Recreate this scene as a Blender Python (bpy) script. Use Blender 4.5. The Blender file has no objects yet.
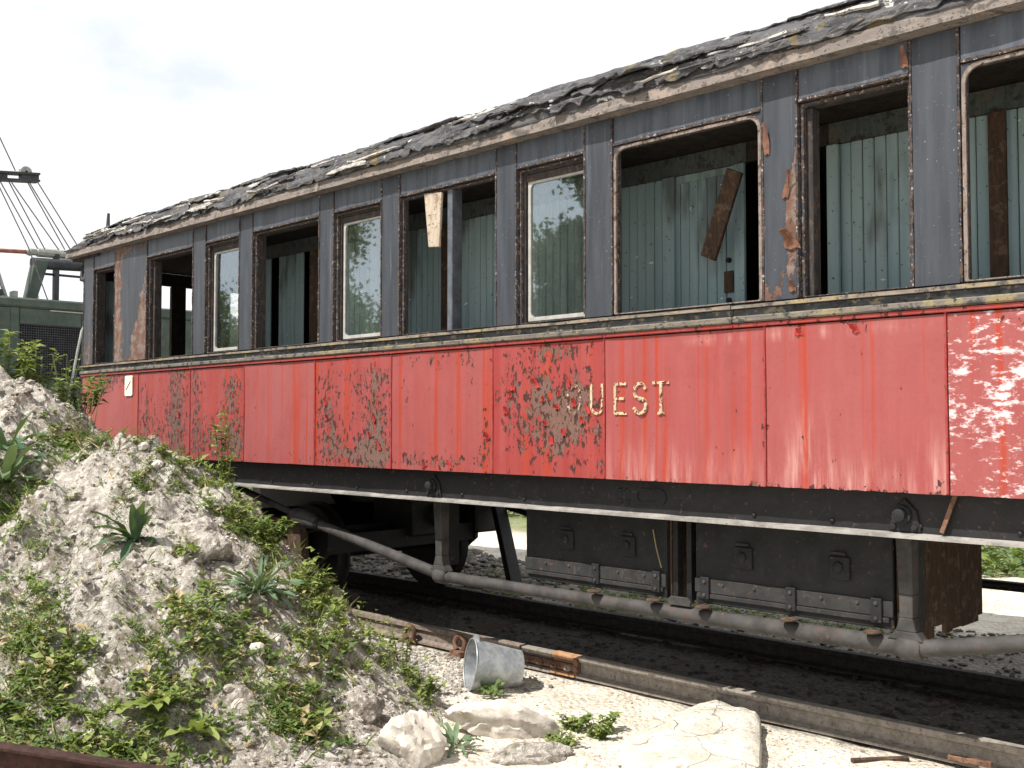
import bpy, bmesh, math, random
import numpy as np
from mathutils import Vector, Matrix

S = bpy.context.scene
COL = S.collection
random.seed(7)
RNG = np.random.default_rng(11)

# ---------------------------------------------------------------- camera
cam_data = bpy.data.cameras.new('camera')
cam = bpy.data.objects.new('camera', cam_data)
COL.objects.link(cam)
cam_data.sensor_width = 36.0
cam_data.lens = 36.0 * 1035.0 / 1024.0
cam_data.clip_start = 0.05
cam_data.clip_end = 3000
cam.location = (0, 0, 1.68)
cam.rotation_euler = (math.radians(90 + 2.2132), 0, math.radians(44.3377))
S.camera = cam

# ---------------------------------------------------------------- light
SUN_TO = Vector((-0.30, -1.0, 1.50)).normalized()
sun_el = math.asin(SUN_TO.z)
sun_rot = math.atan2(SUN_TO.x, SUN_TO.y)
W = bpy.data.worlds.new('World')
S.world = W
W.use_nodes = True
nt = W.node_tree
nt.nodes.clear()
w_out = nt.nodes.new('ShaderNodeOutputWorld')
w_bg = nt.nodes.new('ShaderNodeBackground')
w_sky = nt.nodes.new('ShaderNodeTexSky')
w_sky.sky_type = 'NISHITA'
w_sky.sun_disc = False
w_sky.sun_elevation = sun_el
w_sky.sun_rotation = sun_rot
w_sky.air_density = 1.0
w_sky.dust_density = 1.0
w_tc = nt.nodes.new('ShaderNodeTexCoord')
w_sep = nt.nodes.new('ShaderNodeSeparateXYZ')
nt.links.new(w_tc.outputs['Generated'], w_sep.inputs[0])
def wm(op, a, b=None, clamp=False):
    n = nt.nodes.new('ShaderNodeMath'); n.operation = op; n.use_clamp = clamp
    for i, v in enumerate((a, b)):
        if v is None: continue
        if isinstance(v, bpy.types.NodeSocket): nt.links.new(v, n.inputs[i])
        else: n.inputs[i].default_value = v
    return n.outputs[0]
zz = wm('ADD', wm('MAXIMUM', w_sep.outputs[2], 0.0), 0.25)
w_cmb = nt.nodes.new('ShaderNodeCombineXYZ')
nt.links.new(wm('DIVIDE', w_sep.outputs[0], zz), w_cmb.inputs[0])
nt.links.new(wm('DIVIDE', w_sep.outputs[1], zz), w_cmb.inputs[1])
w_n = nt.nodes.new('ShaderNodeTexNoise')
w_n.inputs['Scale'].default_value = 1.35
w_n.inputs['Detail'].default_value = 7
w_n.inputs['Roughness'].default_value = 0.55
w_map = nt.nodes.new('ShaderNodeMapping')
w_map.inputs['Location'].default_value = (3.4, 0.7, 2.2)
nt.links.new(w_cmb.outputs[0], w_map.inputs[0])
nt.links.new(w_map.outputs[0], w_n.inputs['Vector'])
w_mr = nt.nodes.new('ShaderNodeMapRange')
w_mr.interpolation_type = 'SMOOTHSTEP'
w_mr.inputs['To Min'].default_value = 0.66
w_mr.inputs['From Min'].default_value = 0.31
w_mr.inputs['From Max'].default_value = 0.44
nt.links.new(w_n.outputs[0], w_mr.inputs['Value'])
w_mix = nt.nodes.new('ShaderNodeMix')
w_mix.data_type = 'RGBA'
nt.links.new(w_mr.outputs[0], w_mix.inputs[0])
nt.links.new(w_sky.outputs[0], w_mix.inputs[6])
w_mix.inputs[7].default_value = (5.7, 5.75, 5.85, 1)      # lit cloud, in the sky texture's own units
nt.links.new(w_mix.outputs[2], w_bg.inputs[0])
w_bg.inputs[1].default_value = 0.12
nt.links.new(w_bg.outputs[0], w_out.inputs[0])

sun_data = bpy.data.lights.new('sun', 'SUN')
sun_data.energy = 4.6
sun_data.angle = math.radians(0.53)
sun_data.color = (1.0, 0.95, 0.87)
sun = bpy.data.objects.new('sun', sun_data)
COL.objects.link(sun)
sun.rotation_euler = (-SUN_TO).to_track_quat('-Z', 'Y').to_euler()
sun.location = (-6, -12, 18)

S.view_settings.view_transform = 'Standard'
S.view_settings.look = 'None'
S.view_settings.gamma = 1.0
S.view_settings.exposure = 0.70
S.view_settings.use_curve_mapping = False

# ---------------------------------------------------------------- noise on arrays
def _hash(ix, iy, seed):
    h = (ix.astype(np.int64) * 374761393 + iy.astype(np.int64) * 668265263 + seed * 1442695041) & 0xFFFFFFFF
    h = ((h ^ (h >> 13)) * 1274126177) & 0xFFFFFFFF
    h = h ^ (h >> 16)
    return (h & 0xFFFF) / 65535.0
def vnoise(x, y, seed=0):
    x = np.asarray(x, float); y = np.asarray(y, float)
    ix = np.floor(x); iy = np.floor(y); fx = x - ix; fy = y - iy
    fx = fx * fx * (3 - 2 * fx); fy = fy * fy * (3 - 2 * fy)
    a = _hash(ix, iy, seed); b = _hash(ix + 1, iy, seed); c = _hash(ix, iy + 1, seed); d = _hash(ix + 1, iy + 1, seed)
    return (a * (1 - fx) + b * fx) * (1 - fy) + (c * (1 - fx) + d * fx) * fy - 0.5
def fbm(x, y, seed=0, octv=4, gain=0.5):
    t = 0; a = 1.0
    x = np.asarray(x, float); y = np.asarray(y, float)
    for o in range(octv):
        t = t + a * vnoise(x * 2 ** o + 13.7 * o, y * 2 ** o + 7.1 * o, seed + o); a *= gain
    return t
def sstep(x, a, b):
    t = np.clip((np.asarray(x, float) - a) / (b - a), 0, 1)
    return t * t * (3 - 2 * t)

# ---------------------------------------------------------------- object helpers
def empty(name, label, cat, loc, group=None):
    o = bpy.data.objects.new(name, None); COL.objects.link(o)
    o.empty_display_size = 0.2
    o.location = loc; o['label'] = label; o['category'] = cat
    if group: o['group'] = group
    return o
def tag(o, label=None, cat=None, group=None, kind=None):
    if label: o['label'] = label
    if cat: o['category'] = cat
    if group: o['group'] = group
    if kind: o['kind'] = kind
    return o
def origin_of(o):
    v = Vector((0, 0, 0))
    while o is not None:
        v = v + Vector(o.location); o = o.parent
    return v
def link(name, me, parent=None, loc=None):
    o = bpy.data.objects.new(name, me); COL.objects.link(o)
    if loc is not None: o.location = loc
    if parent is not None: o.parent = parent
    return o
class MB:
    """collects shapes given in world metres; build() links them as one mesh object"""
    def __init__(s): s.v = []; s.f = []
    def add(s, v, f):
        k = len(s.v); s.v += [tuple(p) for p in v]; s.f += [tuple(i + k for i in q) for q in f]; return s
    def box(s, x0, x1, y0, y1, z0, z1):
        return s.add([(x0, y0, z0), (x1, y0, z0), (x1, y1, z0), (x0, y1, z0), (x0, y0, z1), (x1, y0, z1), (x1, y1, z1), (x0, y1, z1)],
                     [(0, 3, 2, 1), (4, 5, 6, 7), (0, 1, 5, 4), (1, 2, 6, 5), (2, 3, 7, 6), (3, 0, 4, 7)])
    def hexa(s, p):
        return s.add(p, [(0, 3, 2, 1), (4, 5, 6, 7), (0, 1, 5, 4), (1, 2, 6, 5), (2, 3, 7, 6), (3, 0, 4, 7)])
    def bar(s, a, b, w, h, up=(0, 0, 1)):
        a = Vector(a); b = Vector(b); d = (b - a).normalized(); sd = d.cross(Vector(up)).normalized(); u = sd.cross(d)
        p = []
        for q in (a, b):
            for i, j in ((-1, -1), (1, -1), (1, 1), (-1, 1)): p.append(q + sd * (w / 2 * i) + u * (h / 2 * j))
        return s.add(p, [(0, 1, 2, 3), (7, 6, 5, 4), (0, 4, 5, 1), (1, 5, 6, 2), (2, 6, 7, 3), (3, 7, 4, 0)])
    def tube(s, path, r, n=8, caps=True):
        path = [Vector(p) for p in path]; m = len(path)
        rr = r if isinstance(r, (list, tuple)) else [r] * m
        ref = None; k = len(s.v); fs = []
        for i, p in enumerate(path):
            d = (path[min(i + 1, m - 1)] - path[max(i - 1, 0)]).normalized()
            if ref is None: ref = Vector((0, 0, 1)) if abs(d.z) < .9 else Vector((1, 0, 0))
            a = d.cross(ref).normalized(); b = a.cross(d).normalized(); ref = b
            for j in range(n):
                t = 2 * math.pi * j / n
                s.v.append(tuple(p + a * (rr[i] * math.cos(t)) + b * (rr[i] * math.sin(t))))
        for i in range(m - 1):
            for j in range(n):
                q = (j + 1) % n
                fs.append((k + i * n + j, k + i * n + q, k + (i + 1) * n + q, k + (i + 1) * n + j))
        if caps:
            fs.append(tuple(k + j for j in reversed(range(n)))); fs.append(tuple(k + (m - 1) * n + j for j in range(n)))
        s.f += fs; return s
    def lathe(s, c, ax, prof, n=24):
        """prof: (distance along ax, radius)"""
        c = Vector(c); ax = Vector(ax).normalized(); ref = Vector((0, 0, 1)) if abs(ax.z) < .9 else Vector((1, 0, 0))
        a = ax.cross(ref).normalized(); b = a.cross(ax).normalized(); k = len(s.v)
        for t, r in prof:
            for j in range(n):
                w = 2 * math.pi * j / n
                s.v.append(tuple(c + ax * t + a * (r * math.cos(w)) + b * (r * math.sin(w))))
        for i in range(len(prof) - 1):
            for j in range(n):
                q = (j + 1) % n
                s.f.append((k + i * n + j, k + i * n + q, k + (i + 1) * n + q, k + (i + 1) * n + j))
        return s
    def ring(s, outer, inner, y0, y1):
        """frame between two closed (x, z) outlines of equal length, thick from y0 to y1"""
        n = len(outer); k = len(s.v)
        for y in (y0, y1):
            s.v += [(x, y, z) for x, z in outer]; s.v += [(x, y, z) for x, z in inner]
        for j in range(n):
            q = (j + 1) % n
            s.f += [(k + j, k + q, k + n + q, k + n + j), (k + 2 * n + q, k + 2 * n + j, k + 3 * n + j, k + 3 * n + q),
                    (k + q, k + j, k + 2 * n + j, k + 2 * n + q), (k + n + j, k + n + q, k + 3 * n + q, k + 3 * n + j)]
        return s
    def prism(s, poly, y0, y1):
        n = len(poly); k = len(s.v)
        s.v += [(x, y0, z) for x, z in poly] + [(x, y1, z) for x, z in poly]
        s.f.append(tuple(k + j for j in range(n))); s.f.append(tuple(k + n + j for j in reversed(range(n))))
        for j in range(n):
            q = (j + 1) % n; s.f.append((k + q, k + j, k + n + j, k + n + q))
        return s
    def ball(s, c, r, sq=(1, 1, 1), rough=0.0, sub=2):
        bm = bmesh.new(); bmesh.ops.create_icosphere(bm, subdivisions=sub, radius=1.0)
        ph = random.random() * 99
        for v in bm.verts:
            n = v.co.normalized(); f = 1.0
            if rough:
                f += rough * 2 * float(fbm(n.x * 1.7 + ph, n.y * 1.7 + n.z * 1.3 + ph, 3, 3))
            v.co = n * f
        s.add([(c[0] + v.co.x * r * sq[0], c[1] + v.co.y * r * sq[1], c[2] + v.co.z * r * sq[2]) for v in bm.verts], [tuple(v.index for v in f.verts) for f in bm.faces])
        bm.free(); return s
    def build(s, name, mat, parent=None, bevel=0.0, smooth=False, jit=0.0, origin=None):
        o = origin_of(parent) if parent is not None else Vector((0, 0, 0))
        base = Vector(origin) if origin is not None else (Vector((0, 0, 0)) if parent is None else o)
        me = bpy.data.meshes.new(name)
        vv = [(x - base.x + random.uniform(-jit, jit), y - base.y + random.uniform(-jit, jit), z - base.z + random.uniform(-jit, jit)) for x, y, z in s.v]
        me.from_pydata(vv, [], s.f)
        bm = bmesh.new(); bm.from_mesh(me)
        if bevel > 0:
            es = [e for e in bm.edges if len(e.link_faces) == 2 and e.calc_face_angle(0) > 0.6]
            bmesh.ops.bevel(bm, geom=es, offset=bevel, segments=1, affect='EDGES', clamp_overlap=True)
        bmesh.ops.recalc_face_normals(bm, faces=bm.faces)
        bm.to_mesh(me); bm.free()
        if smooth:
            me.polygons.foreach_set('use_smooth', [True] * len(me.polygons))
            if smooth == 'angle': me.set_sharp_from_angle(angle=math.radians(35))
        if mat is not None: me.materials.append(mat)
        ob = link(name, me, parent)
        if parent is None and origin is not None: ob.location = origin
        elif parent is not None and origin is not None: ob.location = Vector(origin) - o
        return ob
def copy_tree(o, parent=None):
    c = o.copy(); COL.objects.link(c); c.parent = parent
    for ch in list(o.children): copy_tree(ch, c)
    return c
def raw_mesh(name, v, tris, mat, parent=None, attrs=None, smooth=False, mats=None, midx=None):
    """big numpy meshes"""
    me = bpy.data.meshes.new(name); v = np.asarray(v, np.float32); tris = np.asarray(tris, np.int32)
    nl = tris.shape[1]
    me.vertices.add(len(v)); me.vertices.foreach_set('co', v.ravel())
    me.loops.add(tris.size); me.loops.foreach_set('vertex_index', tris.ravel())
    me.polygons.add(len(tris)); me.polygons.foreach_set('loop_start', np.arange(0, tris.size, nl, dtype=np.int32))
    me.polygons.foreach_set('use_smooth', np.full(len(tris), bool(smooth)))
    for m in (mats or [mat]): me.materials.append(m)
    if midx is not None: me.polygons.foreach_set('material_index', np.asarray(midx, np.int32))
    me.update(); me.validate()
    for k, a in (attrs or {}).items():
        at = me.attributes.new(k, 'FLOAT', 'POINT'); at.data.foreach_set('value', np.asarray(a, np.float32))
    return link(name, me, parent)
def rrect(x0, x1, z0, z1, r, seg=4, top_only=False):
    """rounded outline, 4*(seg+1) points"""
    p = []
    for cx, cz, a0, rr in ((x1 - r, z1 - r, 0, r), (x0 + r, z1 - r, 90, r), (x0 + r, z0 + r, 180, r), (x1 - r, z0 + r, 270, r)):
        flat = top_only and a0 >= 180
        for i in range(seg + 1):
            t = math.radians(a0 + 90 * i / seg)
            k = .15 if flat else 1
            ccx = cx + (1 - k) * r * (1 if a0 in (0, 270) else -1); ccz = cz + (1 - k) * r * (1 if a0 < 180 else -1)
            p.append((ccx + r * k * math.cos(t), ccz + r * k * math.sin(t)))
    return p
def srect(x0, x1, z0, z1, seg=4):
    p = []
    for cx, cz in ((x1, z1), (x0, z1), (x0, z0), (x1, z0)):
        p += [(cx, cz)] * (seg + 1)
    return p

# ---------------------------------------------------------------- materials
class G:
    def __init__(s, name, rough=0.85, spec=0.3):
        s.m = bpy.data.materials.new(name); s.m.use_nodes = True; s.t = s.m.node_tree
        s.b = s.t.nodes['Principled BSDF']; s.out = s.t.nodes['Material Output']
        s.b.inputs['Roughness'].default_value = rough
        s.b.inputs['Specular IOR Level'].default_value = spec
        g = s.t.nodes.new('ShaderNodeNewGeometry'); s.pos = g.outputs['Position']; s.geo = g
    def _in(s, n, i, v):
        if v is None: return
        if isinstance(v, bpy.types.NodeSocket): s.t.links.new(v, n.inputs[i])
        else:
            if isinstance(v, (tuple, list)) and len(v) == 3 and n.inputs[i].type == 'RGBA': v = (*v, 1)
            n.inputs[i].default_value = v
    def mapv(s, v, scale=(1, 1, 1), loc=(0, 0, 0)):
        n = s.t.nodes.new('ShaderNodeMapping'); s._in(n, 0, v); n.inputs['Scale'].default_value = scale; n.inputs['Location'].default_value = loc
        return n.outputs[0]
    def noise(s, scale, detail=4, rough=.55, vec=None, dist=0):
        n = s.t.nodes.new('ShaderNodeTexNoise'); s._in(n, 'Vector', vec if vec is not None else s.pos)
        n.inputs['Scale'].default_value = scale; n.inputs['Detail'].default_value = detail; n.inputs['Roughness'].default_value = rough; n.inputs['Distortion'].default_value = dist
        return n.outputs[0]
    def vor(s, scale, feat='F1', out=0, vec=None):
        n = s.t.nodes.new('ShaderNodeTexVoronoi'); n.feature = feat; s._in(n, 'Vector', vec if vec is not None else s.pos); n.inputs['Scale'].default_value = scale
        return n.outputs[out]
    def mr(s, v, a, b, c=0.0, d=1.0):
        n = s.t.nodes.new('ShaderNodeMapRange'); n.interpolation_type = 'SMOOTHSTEP'; s._in(n, 0, v)
        n.inputs[1].default_value = a; n.inputs[2].default_value = b; n.inputs[3].default_value = c; n.inputs[4].default_value = d
        return n.outputs[0]
    def mix(s, f, a, b):
        n = s.t.nodes.new('ShaderNodeMix'); n.data_type = 'RGBA'; s._in(n, 0, f); s._in(n, 6, a); s._in(n, 7, b); return n.outputs[2]
    def math(s, op, a, b=None, clamp=False):
        n = s.t.nodes.new('ShaderNodeMath'); n.operation = op; n.use_clamp = clamp; s._in(n, 0, a); s._in(n, 1, b); return n.outputs[0]
    def attr(s, name, typ='GEOMETRY'):
        n = s.t.nodes.new('ShaderNodeAttribute'); n.attribute_name = name; n.attribute_type = typ; return n.outputs['Fac']
    def rnd(s):
        n = s.t.nodes.new('ShaderNodeObjectInfo'); return n.outputs['Random']
    def xyz(s):
        n = s.t.nodes.new('ShaderNodeSeparateXYZ'); s._in(n, 0, s.pos); return n.outputs
    def bump(s, h, dist=.01, strength=1.0):
        n = s.t.nodes.new('ShaderNodeBump'); s._in(n, 'Height', h); n.inputs['Distance'].default_value = dist; n.inputs['Strength'].default_value = strength
        s.t.links.new(n.outputs[0], s.b.inputs['Normal'])
    def col(s, c): s._in(s.b, 'Base Color', c); return s
    def set(s, k, v): s._in(s.b, k, v); return s
M = {}
def red_paint():
    g = G('red_paint', .55, .35)
    st = g.noise(1, 4, .6, g.mapv(g.pos, (11, 1, .55)))
    st2 = g.noise(1, 3, .5, g.mapv(g.pos, (17, 1, .28), (4, 0, 2)))
    fine = g.noise(38, 3, .6)
    tone = g.rnd()
    base = g.mix(g.mr(st, .3, .7), (.235, .026, .023), (.27, .054, .052))
    base = g.mix(g.math('MULTIPLY', g.attr('fade'), g.mr(g.noise(1, 4, .6, g.mapv(g.pos, (3, 1, 1.2), (2, 0, 8))), .25, .65, .55, 1.0)), base, (.262, .078, .077))
    base = g.mix(g.mr(st2, .54, .66, 0, .9), base, (.30, .034, .014))
    base = g.mix(g.mr(g.noise(1, 3, .5, g.mapv(g.pos, (8, 1, .4), (9, 0, 5))), .55, .75, 0, .45), base, (.215, .05, .046))
    base = g.mix(g.mr(fine, .45, .8, 0, .3), base, (.25, .025, .02))
    base = g.mix(g.mr(g.noise(4.5, 6, .7), .50, .72, 0, .35), base, (.20, .042, .036))
    chalk = g.attr('chalk'); wear = g.attr('wear'); scr = g.attr('scrape')
    wst = g.noise(1, 5, .65, g.mapv(g.pos, (16, 1, 1.6), (2, 0, 7)))
    base = g.mix(g.math('MULTIPLY', g.mr(wst, .42, .75), chalk, True), base, (.46, .25, .23))
    sc = g.noise(1, 6, .72, g.mapv(g.pos, (15, 1, 34), (1, 0, 3)))
    sc2 = g.noise(5.0, 4, .65)
    scm = g.mr(g.math('ADD', g.math('MULTIPLY', scr, .32), g.math('ADD', g.math('MULTIPLY', sc, .6), g.math('MULTIPLY', sc2, .4))), .75, .82)
    scm = g.math('MULTIPLY', scm, g.mr(scr, .02, .2))
    base = g.mix(scm, base, (.55, .45, .46))
    n1 = g.noise(1, 6, .68, g.mapv(g.pos, (17, 1, 9.5)))
    n2 = g.noise(1, 5, .62, g.mapv(g.pos, (30, 1, 17), (3, 0, 1)))
    lvl = g.math('ADD', wear, g.math('MULTIPLY', g.math('SUBTRACT', n1, .5), 2.7))
    peel = g.mr(lvl, .40, .425)
    prim = g.mix(g.mr(n2, .35, .65), (.115, .062, .050), (.185, .105, .085))
    base = g.mix(peel, base, prim)
    flake = g.math('MULTIPLY', g.mr(lvl, .10, .25), g.mr(n2, .515, .56))
    base = g.mix(flake, base, (.045, .02, .016))
    g.col(base)
    g.set('Roughness', g.mix(peel, (.5, .5, .5), (.95, .95, .95)))
    hgt = g.math('ADD', g.math('MULTIPLY', g.math('MAXIMUM', peel, flake), -1.0), g.math('MULTIPLY', g.noise(1, 3, .5, g.mapv(g.pos, (5, 1, 2.2))), .9))
    g.bump(hgt, .007, .9)
    return g.m
def dark_paint(name='slate_paint', a=(.024, .028, .036), b=(.043, .050, .063), rusty=(.115, .058, .042)):
    g = G(name, .5, .4)
    st = g.noise(1, 4, .6, g.mapv(g.pos, (14, 2, 1.2)))
    n1 = g.noise(1, 6, .68, g.mapv(g.pos, (15, 3, 7)))
    wear = g.attr('wear')
    base = g.mix(g.mr(st, .3, .7), a, b)
    base = g.mix(g.mr(g.noise(1, 3, .6, g.mapv(g.pos, (26, 2, .8), (5, 0, 3))), .58, .75, 0, .6), base, (.135, .155, .18))
    base = g.mix(g.mr(g.noise(55, 3, .6), .66, .72), base, (.19, .17, .16))
    lvl = g.math('ADD', wear, g.math('MULTIPLY', g.math('SUBTRACT', n1, .5), 1.7))
    peel = g.mr(lvl, .48, .52)
    pr = g.mix(g.mr(g.noise(9, 4, .6), .42, .6), rusty, (.165, .13, .112))
    pr = g.mix(g.mr(g.noise(40, 3, .6), .56, .66), pr, (.06, .035, .03))
    g.col(g.mix(peel, base, pr))
    g.set('Roughness', g.mix(peel, (.45, .45, .45), (.95, .95, .95)))
    g.bump(g.math('ADD', g.math('MULTIPLY', peel, -1.0), g.math('MULTIPLY', st, .5)), .006, .8)
    return g.m
def crust():
    g = G('crusted_edge_paint', .9, .2)
    n = g.noise(34, 5, .7); n2 = g.noise(17, 4, .6, g.mapv(g.pos, (1, 1, 1), (3, 3, 3)))
    c = g.mix(g.mr(n, .40, .55), (.028, .028, .031), (.085, .062, .052))
    c = g.mix(g.mr(n2, .52, .60), c, (.05, .052, .065))
    c = g.mix(g.mr(g.noise(48, 4, .65), .585, .64), c, (.30, .265, .25))
    g.col(c); g.bump(n, .012, 1.0)
    return g.m
def weathered(name, cols, sc=1.0, stretch=(1.2, 8, 8)):
    g = G(name, .92, .2)
    n = g.noise(sc * 6, 5, .65, g.mapv(g.pos, stretch)); n2 = g.noise(sc * 14, 4, .65)
    c = g.mix(g.mr(n, .35, .62), cols[0], cols[1])
    c = g.mix(g.mr(n2, .54, .62), c, cols[2])
    if len(cols) > 3: c = g.mix(g.mr(g.noise(sc * 5, 5, .7, g.mapv(g.pos, (1, 1, 1), (9, 2, 4))), .55, .63), c, cols[3])
    c = g.mix(g.mr(g.noise(sc * 46, 3, .6), .60, .68), c, (.035, .03, .03))
    g.col(c); g.bump(n2, .008, .9)
    return g.m
def teal_boards():
    g = G('teal_boards', .75, .25)
    st = g.noise(1, 4, .6, g.mapv(g.pos, (15, 15, 1.0)))
    c = g.mix(g.mr(st, .3, .7), (.21, .305, .335), (.285, .385, .405))
    c = g.mix(g.math('MULTIPLY', g.rnd(), .35), c, (.30, .38, .365))
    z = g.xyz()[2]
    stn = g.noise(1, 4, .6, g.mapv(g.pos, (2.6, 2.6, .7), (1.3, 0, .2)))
    lv = g.math('ADD', stn, g.math('ADD', g.math('MULTIPLY', g.math('SUBTRACT', z, 2.75), .16), 0.0))  # stain mask, its tone growing denser and darker towards the top
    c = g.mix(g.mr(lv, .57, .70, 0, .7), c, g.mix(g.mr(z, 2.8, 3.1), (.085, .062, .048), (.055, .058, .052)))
    c = g.mix(g.mr(g.noise(42, 3, .6), .66, .70), c, (.06, .06, .055))
    c = g.mix(g.mr(g.noise(1, 2, .5, g.mapv(g.pos, (9, 9, 22))), .735, .745), c, (.62, .66, .64))
    g.col(c); g.bump(st, .004, .5)
    return g.m
def iron(name, a=(.0055, .0055, .007), b=(.011, .0105, .0125), dust=(.036, .033, .03), d=.3, rough=.62):
    g = G(name, rough, .4)
    n = g.noise(7, 5, .62); n2 = g.noise(30, 4, .6)
    c = g.mix(g.mr(n, .35, .65), a, b)
    c = g.mix(g.mr(g.noise(16, 5, .7), .55, .70, 0, d), c, dust)
    c = g.mix(g.mr(n2, .62, .70, 0, .6), c, (.12, .06, .035))
    g.col(c); g.bump(n2, .004, .7)
    return g.m
def rust_metal(name='rusty_iron', a=(.085, .045, .03), b=(.19, .105, .07), c3=(.045, .03, .026)):
    g = G(name, .85, .25)
    n = g.noise(18, 6, .68)
    c = g.mix(g.mr(n, .35, .62), a, b); c = g.mix(g.mr(g.noise(41, 4, .65), .55, .66), c, c3)
    g.col(c); g.bump(n, .006, .9)
    return g.m
def felt():
    g = G('torn_roofing_felt', .93, .2)
    n = g.noise(9, 6, .68, g.mapv(g.pos, (.4, 1.6, 1.6))); n2 = g.noise(26, 5, .7)
    c = g.mix(g.mr(n, .35, .62), (.042, .043, .048), (.10, .10, .106))
    c = g.mix(g.mr(g.noise(3.4, 5, .7, g.mapv(g.pos, (1, 1, 1), (5, 1, 2))), .585, .64, 0, .85), c, (.145, .115, .065))
    c = g.mix(g.mr(n2, .57, .66), c, (.19, .18, .17))
    c = g.mix(g.mr(g.noise(7, 5, .72, g.mapv(g.pos, (.6, 1, 1), (2, 7, 1))), .63, .67), c, (.46, .45, .44))
    g.col(c); g.bump(g.math('ADD', n, g.math('MULTIPLY', n2, .5)), .02, 1.0)
    return g.m
def glass():
    g = G('dusty_window_glass', .012, .5)
    g.b.inputs['Base Color'].default_value = (.86, .93, .92, 1)
    g.b.inputs['IOR'].default_value = 2.7
    g.b.inputs['Specular Tint'].default_value = (.74, .87, 1.0, 1)
    g.b.inputs['Transmission Weight'].default_value = 1.0
    d = g.t.nodes.new('ShaderNodeBsdfDiffuse'); d.inputs[0].default_value = (.42, .45, .44, 1)
    mx = g.t.nodes.new('ShaderNodeMixShader')
    st = g.noise(1, 4, .6, g.mapv(g.pos, (13, 1, 1.3)))
    g.t.links.new(g.mr(st, .35, .8, .01, .06), mx.inputs[0])
    g.t.links.new(g.b.outputs[0], mx.inputs[1]); g.t.links.new(d.outputs[0], mx.inputs[2]); g.t.links.new(mx.outputs[0], g.out.inputs[0])
    return g.m
def chalk(name='chalk_earth', dark=True):
    g = G(name, .96, .15)
    p = g.noise(3.0, 6, .68); f = g.noise(34, 5, .65); v = g.vor(26, 'F1')
    c = g.mix(g.mr(p, .32, .66), (.42, .36, .285), (.66, .61, .52))
    c = g.mix(g.mr(f, .40, .62, 0, .55), c, (.74, .70, .62))
    c = g.mix(g.mr(g.noise(11, 5, .7, g.mapv(g.pos, (1, 1, 1), (7, 7, 7))), .56, .66, 0, .6), c, (.27, .22, .165))
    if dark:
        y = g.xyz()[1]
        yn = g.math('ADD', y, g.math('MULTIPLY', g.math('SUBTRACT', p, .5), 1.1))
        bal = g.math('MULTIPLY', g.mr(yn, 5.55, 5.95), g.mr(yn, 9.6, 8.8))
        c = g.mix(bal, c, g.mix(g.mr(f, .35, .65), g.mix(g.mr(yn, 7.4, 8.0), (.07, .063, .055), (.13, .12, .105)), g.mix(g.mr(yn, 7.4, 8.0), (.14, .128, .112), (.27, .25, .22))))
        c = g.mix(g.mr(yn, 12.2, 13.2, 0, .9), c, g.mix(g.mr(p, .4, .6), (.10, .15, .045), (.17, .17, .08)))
    g.col(c)
    g.bump(g.math('ADD', g.math('MULTIPLY', f, .6), g.math('MULTIPLY', v, -.6)), .03, 1.0)
    return g.m
def spoil():
    g = G('spoil_chalk', .97, .12)
    p = g.noise(2.2, 6, .7); f = g.noise(26, 6, .68)
    c = g.mix(g.mr(p, .34, .64), (.24, .205, .17), (.47, .435, .385))
    c = g.mix(g.mr(f, .46, .62, 0, .8), c, (.66, .635, .59))
    c = g.mix(g.mr(g.noise(9, 6, .7, g.mapv(g.pos, (1, 1, 1), (3, 5, 7))), .53, .62, 0, .8), c, (.15, .122, .095))
    g.col(c); g.bump(g.math('ADD', f, g.math('MULTIPLY', g.vor(17), -.5)), .045, 1.0)
    return g.m
def cracked():
    g = G('cracked_chalk_block', .95, .15)
    p = g.noise(5, 6, .7); w = g.noise(3, 4, .6)
    c = g.mix(g.mr(p, .34, .62), (.52, .47, .39), (.70, .66, .58))
    c = g.mix(g.mr(g.noise(13, 6, .72), .56, .66, 0, .8), c, (.33, .27, .20))
    ds = g.t.nodes.new('ShaderNodeVectorMath'); ds.operation = 'ADD'; g.t.links.new(g.pos, ds.inputs[0])
    n = g.t.nodes.new('ShaderNodeTexNoise'); g.t.links.new(g.pos, n.inputs['Vector']); n.inputs['Scale'].default_value = 5; sc_ = g.t.nodes.new('ShaderNodeVectorMath'); sc_.operation = 'SCALE'
    g.t.links.new(n.outputs[1], sc_.inputs[0]); sc_.inputs['Scale'].default_value = .22; g.t.links.new(sc_.outputs[0], ds.inputs[1])
    e = g.vor(1.9, 'DISTANCE_TO_EDGE', 0, ds.outputs[0]); cr = g.mr(e, .002, .007, 1, 0)
    c = g.mix(g.math('MULTIPLY', cr, .35), c, (.22, .18, .14))
    g.col(c); g.bump(g.math('ADD', g.noise(22, 6, .7), g.math('MULTIPLY', cr, -1.5)), .03, 1.0)
    return g.m
def leafm(name, a, b, tr=.35):
    g = G(name, .6, .25)
    at = g.attr('tone')
    n = g.noise(9, 3, .6)
    c = g.mix(g.math('ADD', g.math('MULTIPLY', at, .8), g.math('MULTIPLY', g.math('SUBTRACT', n, .5), .6), True), a, b)
    g.col(c)
    t = g.t.nodes.new('ShaderNodeBsdfTranslucent'); g.t.links.new(g.mix(.5, c, (.24, .30, .03)), t.inputs[0])
    mx = g.t.nodes.new('ShaderNodeMixShader'); mx.inputs[0].default_value = tr
    g.t.links.new(g.b.outputs[0], mx.inputs[1]); g.t.links.new(t.outputs[0], mx.inputs[2]); g.t.links.new(mx.outputs[0], g.out.inputs[0])
    return g.m
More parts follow.
